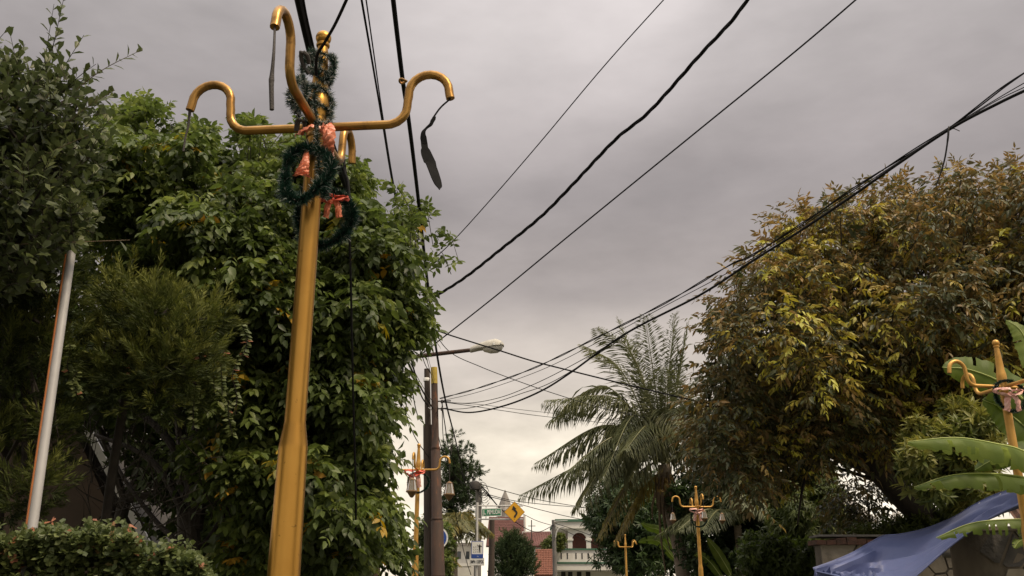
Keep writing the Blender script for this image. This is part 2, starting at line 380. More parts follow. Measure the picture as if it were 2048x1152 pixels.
M['darkbark'] = mat('dark_bark', (.022, .017, .013), .9, var=(.04, .032, .025), scale=9, bump=.7, bscale=22)
M['twig'] = mat('pale_twig', (.16, .11, .07), .8, var=(.22, .16, .1), scale=30)
M['palmbark'] = mat('palm_bark', (.19, .15, .115), .9, var=(.27, .225, .18), scale=10, bump=.8, bscale=18, stretch=(.5, .5, 4))
M['asphalt'] = mat('asphalt', (.045, .045, .046), .9, var=(.06, .06, .06), scale=30, bump=.3, bscale=200)
M['soil'] = mat('soil', (.07, .055, .035), .95, var=(.05, .065, .025), scale=1.5, bump=.6, bscale=20)
M['kerb'] = mat('kerb_concrete', (.32, .31, .29), .9, var=(.22, .21, .2), scale=8, bump=.3)
M['paint'] = mat('road_paint', (.75, .75, .72), .7, var=(.6, .6, .57), scale=14)
M['rust'] = mat('rusty_steel', (.075, .042, .03), .8, 0, var=(.045, .03, .024), scale=7, dirt=(.16, .07, .04), dscale=9, dlo=.55, dhi=.7, stretch=(1, 1, .25), bump=.25)
M['yellow'] = mat('yellow_band', (.45, .33, .05), .7, var=(.34, .24, .05), scale=12)
M['wood'] = mat('wood_pole', (.065, .046, .034), .85, var=(.036, .027, .022), scale=8, stretch=(1, 1, .1), bump=.4)
M['conc'] = mat('concrete', (.19, .18, .17), .9, var=(.13, .125, .118), scale=4, bump=.3)
M['steelpaint'] = mat('grey_white_paint', (.56, .55, .54), .5, var=(.48, .47, .45), scale=10)
M['pipe'] = mat('white_pipe', (.40, .39, .39), .5, var=(.34, .33, .325), scale=8, dirt=(.22, .2, .18), dscale=9, dlo=.6, dhi=.8)
M['orange'] = mat('orange_edge', (.44, .15, .035), .6, var=(.34, .11, .03), scale=14)
M['lampgrey'] = mat('luminaire_grey', (.5, .48, .42), .6, var=(.4, .38, .33), scale=9, bump=.2)
M['diffuser'] = mat('luminaire_bowl', (.62, .6, .55), .35)
M['signgreen'] = mat('sign_green', (.02, .2, .095), .45)
M['white'] = mat('sign_white', (.78, .78, .76), .5)
M['signblue'] = mat('sign_blue', (.025, .075, .33), .45)
M['signyellow'] = mat('sign_yellow', (.74, .38, .022), .45)
M['ink'] = mat('sign_black', (.02, .02, .02), .5)
M['wall'] = mat('white_render', (.72, .71, .67), .8, var=(.62, .6, .56), scale=1.2, bump=.1)
M['greentrim'] = mat('green_trim', (.05, .13, .085), .7)
M['redroof'] = mat('red_roof', (.16, .065, .052), .85, var=(.105, .045, .04), scale=4)
M['tile'] = mat('clay_tile', (.25, .1, .062), .85, var=(.17, .07, .048), scale=9)
M['dark'] = mat('opening_shade_black', (.02, .02, .022), .6)  # near-black that stands for the shade inside openings
M['glass'] = mat('window_glass', (.03, .04, .05), .1, spec=.8)
M['greyroof'] = mat('grey_roof', (.26, .24, .22), .85, var=(.17, .16, .15), scale=3)
M['brownwall'] = mat('brown_wall', (.085, .058, .04), .9, var=(.055, .04, .028), scale=3)
M['tarp'] = mat('blue_tarp', (.072, .098, .23), .58, var=(.095, .115, .25), scale=3, bump=.25, bscale=9)
M['tarp'].node_tree.nodes['Principled BSDF'].inputs['Sheen Weight'].default_value = .08
M['stone'] = mat('pale_stone', (.34, .30, .235), .85, var=(.24, .205, .16), scale=5, dirt=(.1, .085, .065), dscale=4, dlo=.55, dhi=.8, bump=.5, bscale=15)
M['stonedark'] = mat('dark_stone', (.055, .05, .045), .85, var=(.1, .09, .075), scale=6, bump=.6, bscale=15)
M['mortar'] = mat('mortar', (.16, .14, .115), .95, var=(.1, .085, .07), scale=6, bump=.5)
M['render'] = mat('old_render', (.20, .165, .12), .9, var=(.12, .1, .075), scale=2.5, dirt=(.07, .06, .048), dscale=2.2, dlo=.5, dhi=.75, bump=.4, stretch=(1, 1, .5))
M['coping'] = mat('coping_brick', (.15, .07, .048), .9, var=(.07, .045, .035), scale=7, bump=.6)
M['salmon'] = mat('salmon_ribbon', (.66, .17, .08), .38, var=(.58, .2, .115), scale=14, bump=.4, bscale=25)
M['redrib'] = mat('red_ribbon', (.62, .07, .035), .42, var=(.66, .13, .08), scale=9)
M['pinkrib'] = mat('pale_pink_ribbon', (.75, .47, .4), .5, var=(.7, .36, .3), scale=14)
M['lglass'] = mat('lantern_glass', (.42, .4, .34), .25)
M['lmetal'] = mat('lantern_metal', (.24, .15, .07), .55, .3, var=(.17, .1, .05), scale=20)
M['nut'] = mat('coconut', (.33, .2, .06), .6, var=(.25, .18, .05), scale=8)
M['drypalm'] = mat('dry_fibre', (.17, .12, .075), .9, var=(.11, .08, .055), scale=10, bump=.5)
M['ctrunk'] = mat('banana_stem', (.13, .15, .05), .6, var=(.1, .075, .035), scale=5)
M['midrib'] = mat('banana_midrib', (.34, .4, .11), .5)
for k in ('lglass',):
    M[k].node_tree.nodes['Principled BSDF'].inputs['Transmission Weight'].default_value = .55

# ------------------------------------------------------------------ ground and road
def road_c(y): return 2.35 - .011*max(0, y - 38)**1.75
xs = np.linspace(-60, 60, 61).tolist() + [-400, 400]; xs = sorted(set(xs + np.linspace(-6, 8, 36).tolist())); ys = sorted(set([-80, -20] + np.linspace(-4, 60, 65).tolist() + np.linspace(64, 160, 25).tolist() + [300, 900]))
g = MB(); nx = len(xs)
g.v = [(x, y, gz(x, y) - .05*ss((abs(x - road_c(y)) < 4.0)*1.0)) for y in ys for x in xs]
g.f = [(j*nx + i, j*nx + i + 1, (j+1)*nx + i + 1, (j+1)*nx + i) for j in range(len(ys)-1) for i in range(nx-1)]
g.build('ground', M['soil'])['kind'] = 'structure'
def strip(name, m, a, b, z0, z1, y0, y1, n=60, keep=None):
    s = MB()
    for i in range(n+1):
        y = y0 + (y1 - y0)*i/n; c = road_c(y)
        s.v += [(c + a, y, z0), (c + a, y, z1), (c + b, y, z1), (c + b, y, z0)]
        if i:
            o = 4*(i-1); s.f += [(o+k, o+(k+1) % 4, o+4+(k+1) % 4, o+4+k) for k in range(4)]
    s.f += [(3, 2, 1, 0), (4*n, 4*n+1, 4*n+2, 4*n+3)]
    o = s.build(name, m, smooth=False); o['kind'] = 'structure'; return o
strip('road', M['asphalt'], -2.75, 2.75, -.1, .0, -20, 110)
strip('kerb', M['kerb'], -2.9, -2.75, -.1, .12, -20, 110); strip('kerb', M['kerb'], 2.75, 2.9, -.1, .12, -20, 110)
for i in range(14): strip('road_marking', M['paint'], -.06, .06, .001, .004, -8 + 5*i, -5.5 + 5*i, 4)

# ------------------------------------------------------------------ street lamps
HTOP, ZARM = 4.70, 4.07
def arm_mb():
    pts = [(.03, 0), (.2, 0), (.40, .0)]
    for a in range(-80, 1, 20): pts.append((.40 + .105*math.cos(math.radians(a)), .105 + .105*math.sin(math.radians(a))))
    pts += [(.507, .14), (.512, .17)]
    for a in range(170, -1, -17): pts.append((.625 + .113*math.cos(math.radians(a)), .19 + .113*math.sin(math.radians(a))))
    pts += [(.741, .17), (.747, .145)]
    return pts
ARM = arm_mb(); HOOK = (.747, .145)
def lamp(label, m, ma, seg=24):
    t = thing('street_lamp', label, 'street lamp', group='gold street lamps along the road')
    MB().lathe([(.084, -.05), (.080, .8), (.0775, 1.7), (.071, 2.285), (.0715, 2.295), (.070, 2.31), (.056, 2.40), (.0545, 2.415)], seg=seg).build('lower_shaft', m, t)
    MB().lathe([(.0535, 2.412), (.053, 2.425), (.0515, 3.4), (.050, 4.0), (.052, 4.03), (.054, 4.05), (.054, 4.09), (.052, 4.12)], seg=seg).build('upper_shaft', m, t)
    MB().lathe([(.0525, 4.121), (.060, 4.17), (.061, 4.215), (.058, 4.24), (.048, 4.29), (.045, 4.36), (.030, 4.575), (.029, 4.585)], seg=seg).build('collar', m, t)
    MB().lathe([(.0295, 4.586), (.037, 4.59), (.039, 4.598), (.037, 4.606), (.028, 4.61)] + [(.0445*math.cos(math.radians(a)), 4.646 + .0445*math.sin(math.radians(a))) for a in range(-48, 90, 12)] + [(.004, 4.691)], seg=seg).build('finial', m, t)
    MB().lathe([(.0545, 4.0), (.0575, 4.005), (.0575, 4.02), (.0545, 4.025)], seg=seg).build('weld_ring', ma, t)
    for k in range(4):
        for zz in (2.36, 3.9):
            if zz > 3: MB().tube([(.05*math.cos(k*1.571 + .5), .05*math.sin(k*1.571 + .5), zz), (.062*math.cos(k*1.571 + .5), .062*math.sin(k*1.571 + .5), zz)], .007, 6).build('bolt', ma, t)
        a = k*math.pi/2; b = MB(); b.tube([(s*math.cos(a), s*math.sin(a), ZARM + z) for s, z in ARM], [.0245]*len(ARM), 12); b.build('arm', ma, t)
    return t
def hook(l, k, dz=0):
    """World point of the hook end of arm k of lamp l."""
    a = k*math.pi/2 + l.rotation_euler.z; return l.location + Vector((HOOK[0]*math.cos(a), HOOK[0]*math.sin(a), ZARM + HOOK[1] - dz))
L1 = lamp('tall gold lamp post up front wrapped in green tinsel with a broken left hook cable', M['gold'], M['goldarm'], 32)
L1['label'] = 'large close gold lamp post with tinsel garland wound round its top'
L1.location = (-1.085, 4.6, 0); L1.rotation_euler.z = math.radians(-5)
def far_lamp(px, py, Y, rz, label):
    global LF
    if LF is None: LF = lamp(label, M['gold2'], M['gold2'], 16); o = LF
    else: o = copy_tree(LF); o['label'] = label
    p = at(px, py, Y); o.location = (p.x, p.y, p.z - HTOP); o.rotation_euler.z = math.radians(rz); return o
LF = None
L3 = far_lamp(1990, 678, 11.5, 12, 'gold lamp post above the blue tarp among banana leaves, tinsel wreath on its shaft')
L4 = far_lamp(1391, 971, 28.4, 4, 'gold lamp post with bell lanterns standing before the coconut palm and dark trees')
L2 = far_lamp(838, 886, 22.0, -4, 'gold lamp post with glass lanterns beside the pair of brown utility poles')
L5 = far_lamp(1250, 1068, 48, 35, 'small distant gold lamp post in front of the mango tree')
L6 = far_lamp(1069, 1119, 76, 10, 'tiny farthest gold lamp post before the clay tiled roof')

def tinsel(mb, pts, r, n, ln, w=.0022):
    """Needles of a tinsel rope along pts as thin blades."""
    pts = [np.array(p, float) for p in pts]; seg = np.array(pts[1:]) - np.array(pts[:-1]); k = RNG.integers(0, len(seg), n)
    base = np.array(pts[:-1])[k] + seg[k]*RNG.uniform(0, 1, (n, 1)); t = unit(seg[k]); d = rdir(n); d = unit(d - t*(d*t).sum(1, keepdims=True) + t*RNG.uniform(-.35, .5, (n, 1)))
    return base, d, ln*RNG.uniform(.45, 1.2, n)*(.8 + .35*np.sin(k*.9 + 1)*np.cos(k*.37)), np.full(n, w)
M['tinsel'] = leafmat('tinsel', [(0, (.008, .03, .02)), (.55, (.018, .06, .04)), (.8, (.05, .11, .085)), (.9, (.5, .52, .5)), (1, (.75, .75, .72))], rough=.3, transl=.05, spec=.7)
def tinsel_thing(name, label, cat, paths, group=None, white=.08, dens=2600, ln=.05, w=.0026, core=.005):
    t = thing(name, label, cat, Vector(paths[0][0]), group); lv = Leaves()
    mb = MB()
    for p in paths:
        p = [Vector(q) for q in p]; L = sum((b - a).length for a, b in zip(p, p[1:])); mb.tube(p, core, 5)
        B, D, ll, ww = tinsel(None, p, 0, int(dens*L), ln, w); T = np.where(RNG.uniform(0, 1, len(B)) < white, RNG.uniform(.88, 1, len(B)), RNG.uniform(0, .7, len(B)))
        lv.add(B, D, rdir(len(B)), ll, ww, T)
    mb.build('wire', M['black'], t); lv.done(); leaf_mesh('tinsel', lv.d, NEED, M['tinsel'], t); return t
def ribbon(mb, pts, wdir, width, th=.003):
    return ribbon_soft(mb, pts, wdir, width, th) if not isinstance(wdir, list) else ribbon_flat(mb, pts, wdir, width, th)
def ribbon_soft(mb, pts, wdir, width, th):
    """A limp band: cupped across its width, with crooked creases."""
    pts = [Vector(p) for p in pts]; fine = []; wf = []
    for i in range(len(pts)-1):
        for k in range(3):
            fine.append(pts[i].lerp(pts[i+1], k/3)); w0 = width[i] if isinstance(width, list) else width; w1 = width[i+1] if isinstance(width, list) else width; wf.append(w0 + (w1 - w0)*k/3)
    fine.append(pts[-1]); wf.append(width[-1] if isinstance(width, list) else width)
    n = len(fine); K = 6; ph = R.uniform(0, 6); vs = []; wd0 = Vector(wdir).normalized()
    for side in (0, 1):
        for i, p in enumerate(fine):
            t = (fine[min(n-1, i+1)] - fine[max(0, i-1)]).normalized(); wd = (wd0 - t*wd0.dot(t)*.9).normalized(); nn = t.cross(wd).normalized(); w = wf[i]
            for k in range(K+1):
                u = 2*k/K - 1; h = .22*w*(1 - u*u) + .09*w*math.sin(5*u + .9*i + ph) + .06*w*math.sin(11*u - .5*i + 2*ph)
                vs.append(p + wd*(u*w/2*(1 + .05*math.sin(1.3*i + ph))) + nn*(h + (th if side else 0)))
    S = n*(K+1); fs = []
    for i in range(n-1):
        for k in range(K):
            a = i*(K+1) + k; fs += [(a, a+1, a+K+2, a+K+1), (S+a+K+1, S+a+K+2, S+a+1, S+a)]
        a, b = i*(K+1), i*(K+1) + K; fs += [(a, a+K+1, S+a+K+1, S+a), (b+K+1, b, S+b, S+b+K+1)]
    for k in range(K): a = (n-1)*(K+1) + k; fs += [(k+1, k, S+k, S+k+1), (a, a+1, S+a+1, S+a)]
    return mb.add(vs, fs)
def ribbon_flat(mb, pts, wdir, width, th=.003):
    """A band along pts, width along wdir (vector or list), with thickness."""
    n = len(pts); vs = []
    for i, p in enumerate(pts):
        p = Vector(p); wd = Vector(wdir[i] if isinstance(wdir, list) else wdir).normalized(); wv = width[i] if isinstance(width, list) else width
        t = (Vector(pts[min(n-1, i+1)]) - Vector(pts[max(0, i-1)])).normalized(); nn = t.cross(wd).normalized()
        for a, b in ((-1, -1), (1, -1), (1, 1), (-1, 1)): vs.append(p + wd*(a*wv/2) + nn*(b*th/2))
    fs = [(3, 2, 1, 0), (4*n-4, 4*n-3, 4*n-2, 4*n-1)]
    for i in range(n-1):
        o = 4*i; fs += [(o+k, o+(k+1) % 4, o+4+(k+1) % 4, o+4+k) for k in range(4)]
    return mb.add(vs, fs)
def bow(label, c, s, m, m2, group=None, dz=.0):
    """Ribbon bow of two loops, two tails and a knot, facing the viewer."""
    c = Vector(c); t = thing('ribbon_bow', label, 'bow', c, group)
    for sg in (-1, 1):
        pts = [c + Vector((sg*s*(.05 + .62*math.sin(math.pi*u)**.8*(1 if u < .5 else 1)), -.10*s + .32*s*math.cos(2*math.pi*u)*-.5, s*(.34*(u - .5) + .18*math.sin(math.pi*u)))) for u in [i/10 for i in range(11)]]
        b = MB(); ribbon(b, pts, (.15*sg, 1, .25), .34*s, .006*s + .001); b.build('loop', m, t)
        pts = [c + Vector((sg*s*(.06 + .34*u + .07*math.sin(5*u)), -.12*s - .06*s*math.sin(4*u), -s*(.05 + .85*u))) for u in [i/7 for i in range(8)]]
        b = MB(); ribbon(b, pts, (1, .2*sg, .3*sg), .3*s, .006*s + .001); b.build('tail', m2, t)
    MB().lathe([(.05*s, -.1*s), (.09*s, -.05*s), (.1*s, 0), (.09*s, .06*s), (.05*s, .1*s)], c=c + Vector((0, -.12*s, 0)), seg=10).build('knot', m, t)
    return t
def ringpts(c, rx, rz, ax=(1, 0, 0), az=(0, 0, 1), n=36, a0=0, a1=360, wob=.03):
    c, ax, az = Vector(c), Vector(ax).normalized(), Vector(az).normalized(); o = []
    for i in range(n+1):
        a = math.radians(a0 + (a1 - a0)*i/n); w = 1 + wob*math.sin(3*a + 1); o.append(c + ax*(rx*w*math.cos(a)) + az*(rz*w*math.sin(a)))
    return o
# dress of the close lamp
c1 = L1.location
gar = [Vector((c1.x + (.062 + .012*math.sin(9*u))*math.cos(30*u + 2), c1.y + .062*math.sin(30*u + 2), 4.56 - .52*u)) for u in [i/90 for i in range(91)]]
loopR = ringpts(at(652, 135, 4.56), .045, .085, (1, .2, 0), (.1, 0, 1), 24, 130, 430)
loopR2 = ringpts(at(650, 215, 4.6), .035, .08, (1, .2, 0), (.1, .2, 1), 18, 110, 420)
loopL = spline([at(612, 110, 4.52), at(604, 150, 4.5), at(612, 185, 4.5), at(598, 215, 4.42), at(585, 195, 4.36), at(594, 165, 4.42), at(606, 160, 4.5), at(622, 225, 4.53)], 8)
tail = spline([at(628, 180, 4.53), at(632, 250, 4.5), at(636, 300, 4.48), at(640, 350, 4.47), at(655, 372, 4.47), at(648, 395, 4.47)], 8)
tail2 = spline([at(600, 235, 4.5), at(585, 215, 4.46), at(578, 190, 4.44), at(588, 172, 4.44)], 8)
tinsel_thing('tinsel_garland', 'frosted dark green tinsel garland wound round the top of the close lamp post', 'garland', [gar, loopR, loopR2, loopL, tail, tail2], dens=4200, white=.2, ln=.042, w=.003)
tinsel_thing('tinsel_wreath', 'drooping oval green tinsel wreath hanging on the front of the close lamp post', 'wreath', [ringpts(at(612, 345, 4.46), .118, .168, (1, .0, .05), (.05, .2, 1), 40, wob=.1)], 'tinsel wreaths on lamp posts', dens=13500, ln=.058, white=.05, w=.0034, core=.014)
tinsel_thing('tinsel_wreath', 'green tinsel wreath hanging slack behind the close lamp post', 'wreath', [ringpts(at(648, 432, 4.76), .145, .165, (1, .1, -.1), (.05, -.1, 1), 40, wob=.06)], 'tinsel wreaths on lamp posts', dens=13500, ln=.058, white=.05, w=.0034, core=.014)
t = thing('ribbon_bow', 'salmon ribbon bow crushed under the oval wreath on the close lamp post', 'bow', at(620, 290, 4.5))
b = MB(); ribbon(b, spline([at(596, 272, 4.47), at(611, 262, 4.44), at(625, 256, 4.47)], 4), (.1, 1, .5), .055); b.build('loop', M['salmon'], t)
b = MB(); ribbon(b, spline([at(640, 262, 4.5), at(654, 255, 4.50), at(658, 275, 4.47), at(656, 296, 4.49), at(648, 304, 4.53)], 5), (1, -.25, -.15), [.075]*11 + [.07]*10); b.build('loop', M['salmon'], t)
b = MB(); ribbon(b, spline([at(614, 298, 4.49), at(611, 322, 4.47), at(606, 340, 4.46), at(603, 354, 4.46)], 5), (1, -.1, .1), [.02 + .07*i/15 for i in range(16)]); b.build('tail', M['salmon'], t)
b = MB(); ribbon(b, spline([at(660, 296, 4.52), at(664, 315, 4.54), at(662, 335, 4.55), at(664, 352, 4.55)], 4), (1, .3, 0), .028); b.build('tail', M['pinkrib'], t)
bow('red ribbon bow inside the slack wreath behind the close lamp post', at(668, 402, 4.70), .115, M['redrib'], M['salmon'])
# the other lamps
def wreath(l, label, dz, r, off=-.1):
    c = l.location + Vector((.02, off, ZARM - dz)); return tinsel_thing('tinsel_wreath', label, 'wreath', [ringpts(c, r, r, (1, .1, 0), (0, .1, 1), 28)], 'tinsel wreaths on lamp posts', dens=4200, ln=.045, w=.006, white=.03, core=.014)
wreath(L3, 'round green tinsel wreath on the lamp post above the blue tarp', .13, .2)
bow('pale pink ribbon bow tied to the lamp post above the blue tarp', L3.location + Vector((-.02, -.15, ZARM - .12)), .24, M['pinkrib'], M['pinkrib'])
wreath(L2, 'dark green tinsel wreath on the lamp post beside the utility poles', .3, .24)
bow('red and white ribbon bow on the lamp post beside the utility poles', L2.location + Vector((-.05, -.15, ZARM - .12)), .34, M['redrib'], M['pinkrib'])
wreath(L4, 'dark green tinsel wreath on the lamp post before the coconut palm', .35, .24, off=-.1)
bow('pale pink bow on the lamp post before the coconut palm', L4.location + Vector((-.03, -.15, ZARM - .15)), .3, M['pinkrib'], M['pinkrib'])
# lanterns
def lantern_proto():
    t = thing('lantern', 'x', 'lantern', group='glass lanterns hanging from lamp post hooks')
    MB().tube([(0, 0, 0), (0, 0, -.42)], .009, 5).build('cord', M['dull'], t)
    MB().lathe([(.008, -.41), (.03, -.425), (.075, -.455), (.08, -.465), (.07, -.47)], seg=6).build('cap', M['lmetal'], t)
    MB().lathe([(.072, -.472), (.115, -.70)], seg=6).build('glass_bowl', M['lglass'], t)
    for k in range(6):
        a = k*math.pi/3; MB().tube([(.074*math.cos(a), .074*math.sin(a), -.47), (.118*math.cos(a), .118*math.sin(a), -.702)], .008, 4).build('bar', M['lmetal'], t)
    MB().lathe([(.02, -.86), (.045, -.84), (.10, -.755), (.135, -.735), (.137, -.715), (.12, -.703)], seg=12).build('base', M['lmetal'], t)
    return t
LP = lantern_proto()
for i, (l, k, dz, lb) in enumerate([(L2, 0, 0, 'glass lantern on the right hook of the lamp post by the utility poles'), (L2, 3, 0, 'glass lantern in front of the post with the red bow by the utility poles'),
                             (L4, 0, 0, 'bell lantern on the right hook of the lamp post before the coconut palm'), (L4, 2, 0, 'bell lantern under the left hook of the lamp post before the coconut palm'),
                             (L4, 3, 0, 'bell lantern close against the post before the coconut palm')]):
    o = LP if i == 0 else copy_tree(LP); o.location = hook(l, k); o['label'] = lb; o.scale = (.75,)*3 if l is L4 else (1, 1, 1)
# cable remains hanging from the close lamp's hooks
def rope(name, pts, r, m, label, cat, n=8, seg=7, group=None):
    p = spline(pts, n); rr = r if not isinstance(r, list) else np.interp(np.linspace(0, 1, len(p)), np.linspace(0, 1, len(r)), r).tolist()
    return solo(MB().tube(p, rr, seg), name, m, label, cat, group)
hk = [hook(L1, k) for k in range(4)]          # 0 right, 1 away, 2 left, 3 towards the viewer
fx, fy, _ = proj(hk[3]); rx, ry, _ = proj(hk[0]); lx, ly, _ = proj(hk[2]); bx, by, _ = proj(hk[1])
rope('hanging_cable', [hk[3], at(fx - 2, fy + 50, 3.8), at(fx - 6, fy + 98, 3.8), at(fx - 7, fy + 115, 3.8), at(fx - 6, fy + 165, 3.8)], [.006, .007, .009, .014, .012, .011], M['dull'], 'stiff dark cable end hanging from the hook nearest the viewer on the close lamp post', 'cable')
rope('hanging_cable', [hk[2], at(lx - 3, ly + 30, 4.68), at(lx - 9, ly + 55, 4.68), at(lx - 13, ly + 82, 4.68)], [.009, .006, .006], M['dull'], 'short thin cable end dangling from the left hook of the close lamp post', 'cable')
t = thing('hanging_strap', 'black taped cable strap twisting down from the right hook of the close lamp post', 'strap', hk[0])
MB().tube(spline([hk[0], at(rx - 20, ry + 18, 4.53), at(rx - 36, ry + 40, 4.53)], 6), .005, 6).build('cord', M['black'], t)
b = MB(); ribbon(b, spline([at(rx - 32, ry + 36, 4.53), at(rx - 40, ry + 52, 4.53), at(rx - 54, ry + 66, 4.53), at(rx - 53, ry + 86, 4.53), at(rx - 49, ry + 108, 4.53), at(rx - 36, ry + 140, 4.53), at(rx - 25, ry + 172, 4.53), at(rx - 22, ry + 182, 4.53)], 5),
                [(1, .5, .3)]*8 + [(1, -.4, .1)]*8 + [(1, .2, .1)]*8 + [(1, .5, -.2)]*12, [.016, .022, .028, .024, .022, .026, .028, .022, .02, .022, .024, .026, .03] + [.036]*6 + [.05, .056, .06, .062, .064, .064, .063, .062, .06, .058, .052, .046, .036, .024, .014, .008, .004, .003], .006); b.build('strap_tail', M['black'], t)
t = thing('cable_clamp', 'dark bent bracket strapped to the close lamp post under its finial', 'bracket', at(607, 120, 4.5))
MB().tube(spline([at(604, 102, 4.45), at(602, 115, 4.47), at(608, 135, 4.5), at(617, 148, 4.53)], 5), [.012, .016, .014, .012, .012] + [.011]*11, 8).build('bracket_arm', M['dull'], t)
MB().tube(spline([at(606, 104, 4.45), at(615, 112, 4.47), at(618, 128, 4.5)], 5), .012, 8).build('bracket_strap', M['dull'], t)
b = MB()
for i in range(3): b.tube(spline([at(590 + 3*i, 262, 4.5), at(592 + 4*i, 243 - i, 4.48), at(600 + 3*i, 238 + 2*i, 4.48), at(607 + i, 248, 4.5), at(605 + i, 268, 4.53)], 6), .006, 6)
solo(b, 'cable_coil', M['dull'], 'small coil of dark cable looped over the left arm of the close lamp post', 'cable')

# ------------------------------------------------------------------ white pipe with an orange edge
p0, p1 = at(62, 1075, 4.9), at(143, 505, 5.3); d = (p1 - p0); p0 = p0 - d*(p0.z/d.z)
t = thing('flag_pole', 'leaning white pipe with an orange edge in front of the left conifer', 'pole', p0)
MB().tube([p0, p1], [.026, .0245], 20).build('pipe', M['pipe'], t)
o = Vector((-.0265, -.004, 0)); b = MB(); b.tube([p0 + o, p1 + o - d*.01], .010, 10); b.build('edge_strip', M['orange'], t)
q = p0 + d*((1.9 - p0.z)/d.z)
MB().tube([q + Vector((.03*math.cos(a), .03*math.sin(a), .004*math.sin(3*a))) for a in [i*.7 for i in range(10)]], .005, 6).build('wire_tie', M['black'], t)

# ------------------------------------------------------------------ utility poles
def pole(px0, py0, px1, py1, Y, r0, r1, name, m, label, cat, group=None, top=True):
    a, b_ = at(px0, py0, Y), at(px1, py1, Y); dd = a - b_; g0 = b_ - dd*((b_.z - gz(b_.x, Y) + .05)/dd.z)
    t = thing(name, label, cat, g0, group); return t, g0, a
t, g0, a = pole(854, 738, 861, 1140, 26.5, .17, .1, 'utility_pole', M['wood'], 'grey brown utility pole of the pair with a rusty top and white ring', 'utility pole', 'pair of utility poles beside the road')
MB().tube([g0, g0.lerp(a, .6), g0.lerp(a, .78), g0.lerp(a, .781), a], [.2, .15, .14, .09, .085], 14).build('pole_shaft', M['wood'], t)
MB().lathe([(.095, -.12), (.098, -.1), (.098, -.03), (.09, -.02)], c=a - Vector((0, 0, .25)), seg=14).build('ring', M['white'], t)
for yy in (812, 838, 852):
    p = at(868, yy, 26.3); MB().box(p, (.09, .12, .07)).build('bracket', M['steelpaint'], t)
MB().tube(spline([at(857, 815, 26.3), at(864, 822, 26.2), at(866, 850, 26.2), at(865, 880, 26.3)], 5), .014, 5).build('conduit', M['steelpaint'], t)
t, g0, a = pole(868, 735, 876, 1140, 26.2, .17, .09, 'utility_pole', M['rust'], 'red brown utility pole of the pair with a yellow banded top', 'utility pole', 'pair of utility poles beside the road')
top = g0.lerp(a, .972)
MB().tube([g0, g0.lerp(a, .22), g0.lerp(a, .225), g0.lerp(a, .42), g0.lerp(a, .425), g0.lerp(a, .68), g0.lerp(a, .685), g0.lerp(a, .935)], [.21, .2, .185, .175, .15, .135, .105, .095], 14).build('pole_shaft', M['rust'], t)
MB().tube([g0.lerp(a, .936), a], [.098, .094], 14).build('yellow_band', M['yellow'], t)
for k in (.23, .43, .69): MB().lathe([(.20 - k*.11, -.04), (.22 - k*.13, -.02), (.22 - k*.13, .02), (.20 - k*.12, .04)], c=g0.lerp(a, k), seg=14).build('collar', M['rust'], t)
for yy, w_ in ((803, .5), (818, .35)):
    p = at(884, yy, 26.1); MB().tube([at(868, yy, 26.2), p + Vector((w_*.5, 0, .02))], .02, 6).build('crossbar', M['dull'], t)
    MB().lathe([(.03, -.05), (.045, -.02), (.03, .0), (.045, .02), (.02, .05)], c=p, seg=8).build('insulator', M['dull'], t)
# far concrete pole with cable loops, and its dark twin
t, g0, a = pole(958, 966, 955, 1140, 47, .2, .14, 'utility_pole', M['conc'], 'grey concrete utility pole behind the street sign with coiled cables', 'utility pole')
MB().tube([g0, a], [.2, .15], 14).build('pole_shaft', M['conc'], t)
MB().lathe([(.12, -.2), (.24, -.16), (.27, .05), (.22, .2), (.08, .26)], c=at(950, 972, 46.7), seg=12).build('junction_box', M['dull'], t)
b = MB()
for i in range(6): b.tube(ringpts(at(964 + i*1.5, 975 + 5*i, 46.7), .22 + .03*(i % 3), .28, (1, .2*i, .1), (0, .3, 1), 18, 0, 330), .014, 4)
b.build('cable_loop', M['black'], t)
t, g0, a = pole(984, 1040, 981, 1150, 48, .2, .14, 'utility_pole', M['wood'], 'dark wooden pole standing just behind the white sign post', 'utility pole')
MB().tube([g0, g0.lerp(a, .6) + Vector((.03, 0, 0)), a], [.19, .16, .13], 12).build('pole_shaft', M['wood'], t)
t, g0, a = pole(1107, 1040, 1110, 1150, 62, .16, .12, 'utility_pole', M['conc'], 'pale concrete pole with a curved bracket in front of the white house', 'utility pole')
MB().tube([g0, a], [.17, .12], 14).build('pole_shaft', M['conc'], t)
MB().tube(spline([at(1111, 1075, 61.8), at(1114, 1062, 61.8), at(1120, 1056, 61.8), at(1128, 1054, 61.8)], 6), .04, 8).build('bracket', M['steelpaint'], t)
MB().tube([at(1108, 1043, 61.8), at(1135, 1041, 61.6)], .03, 6).build('cross_arm', M['steelpaint'], t)

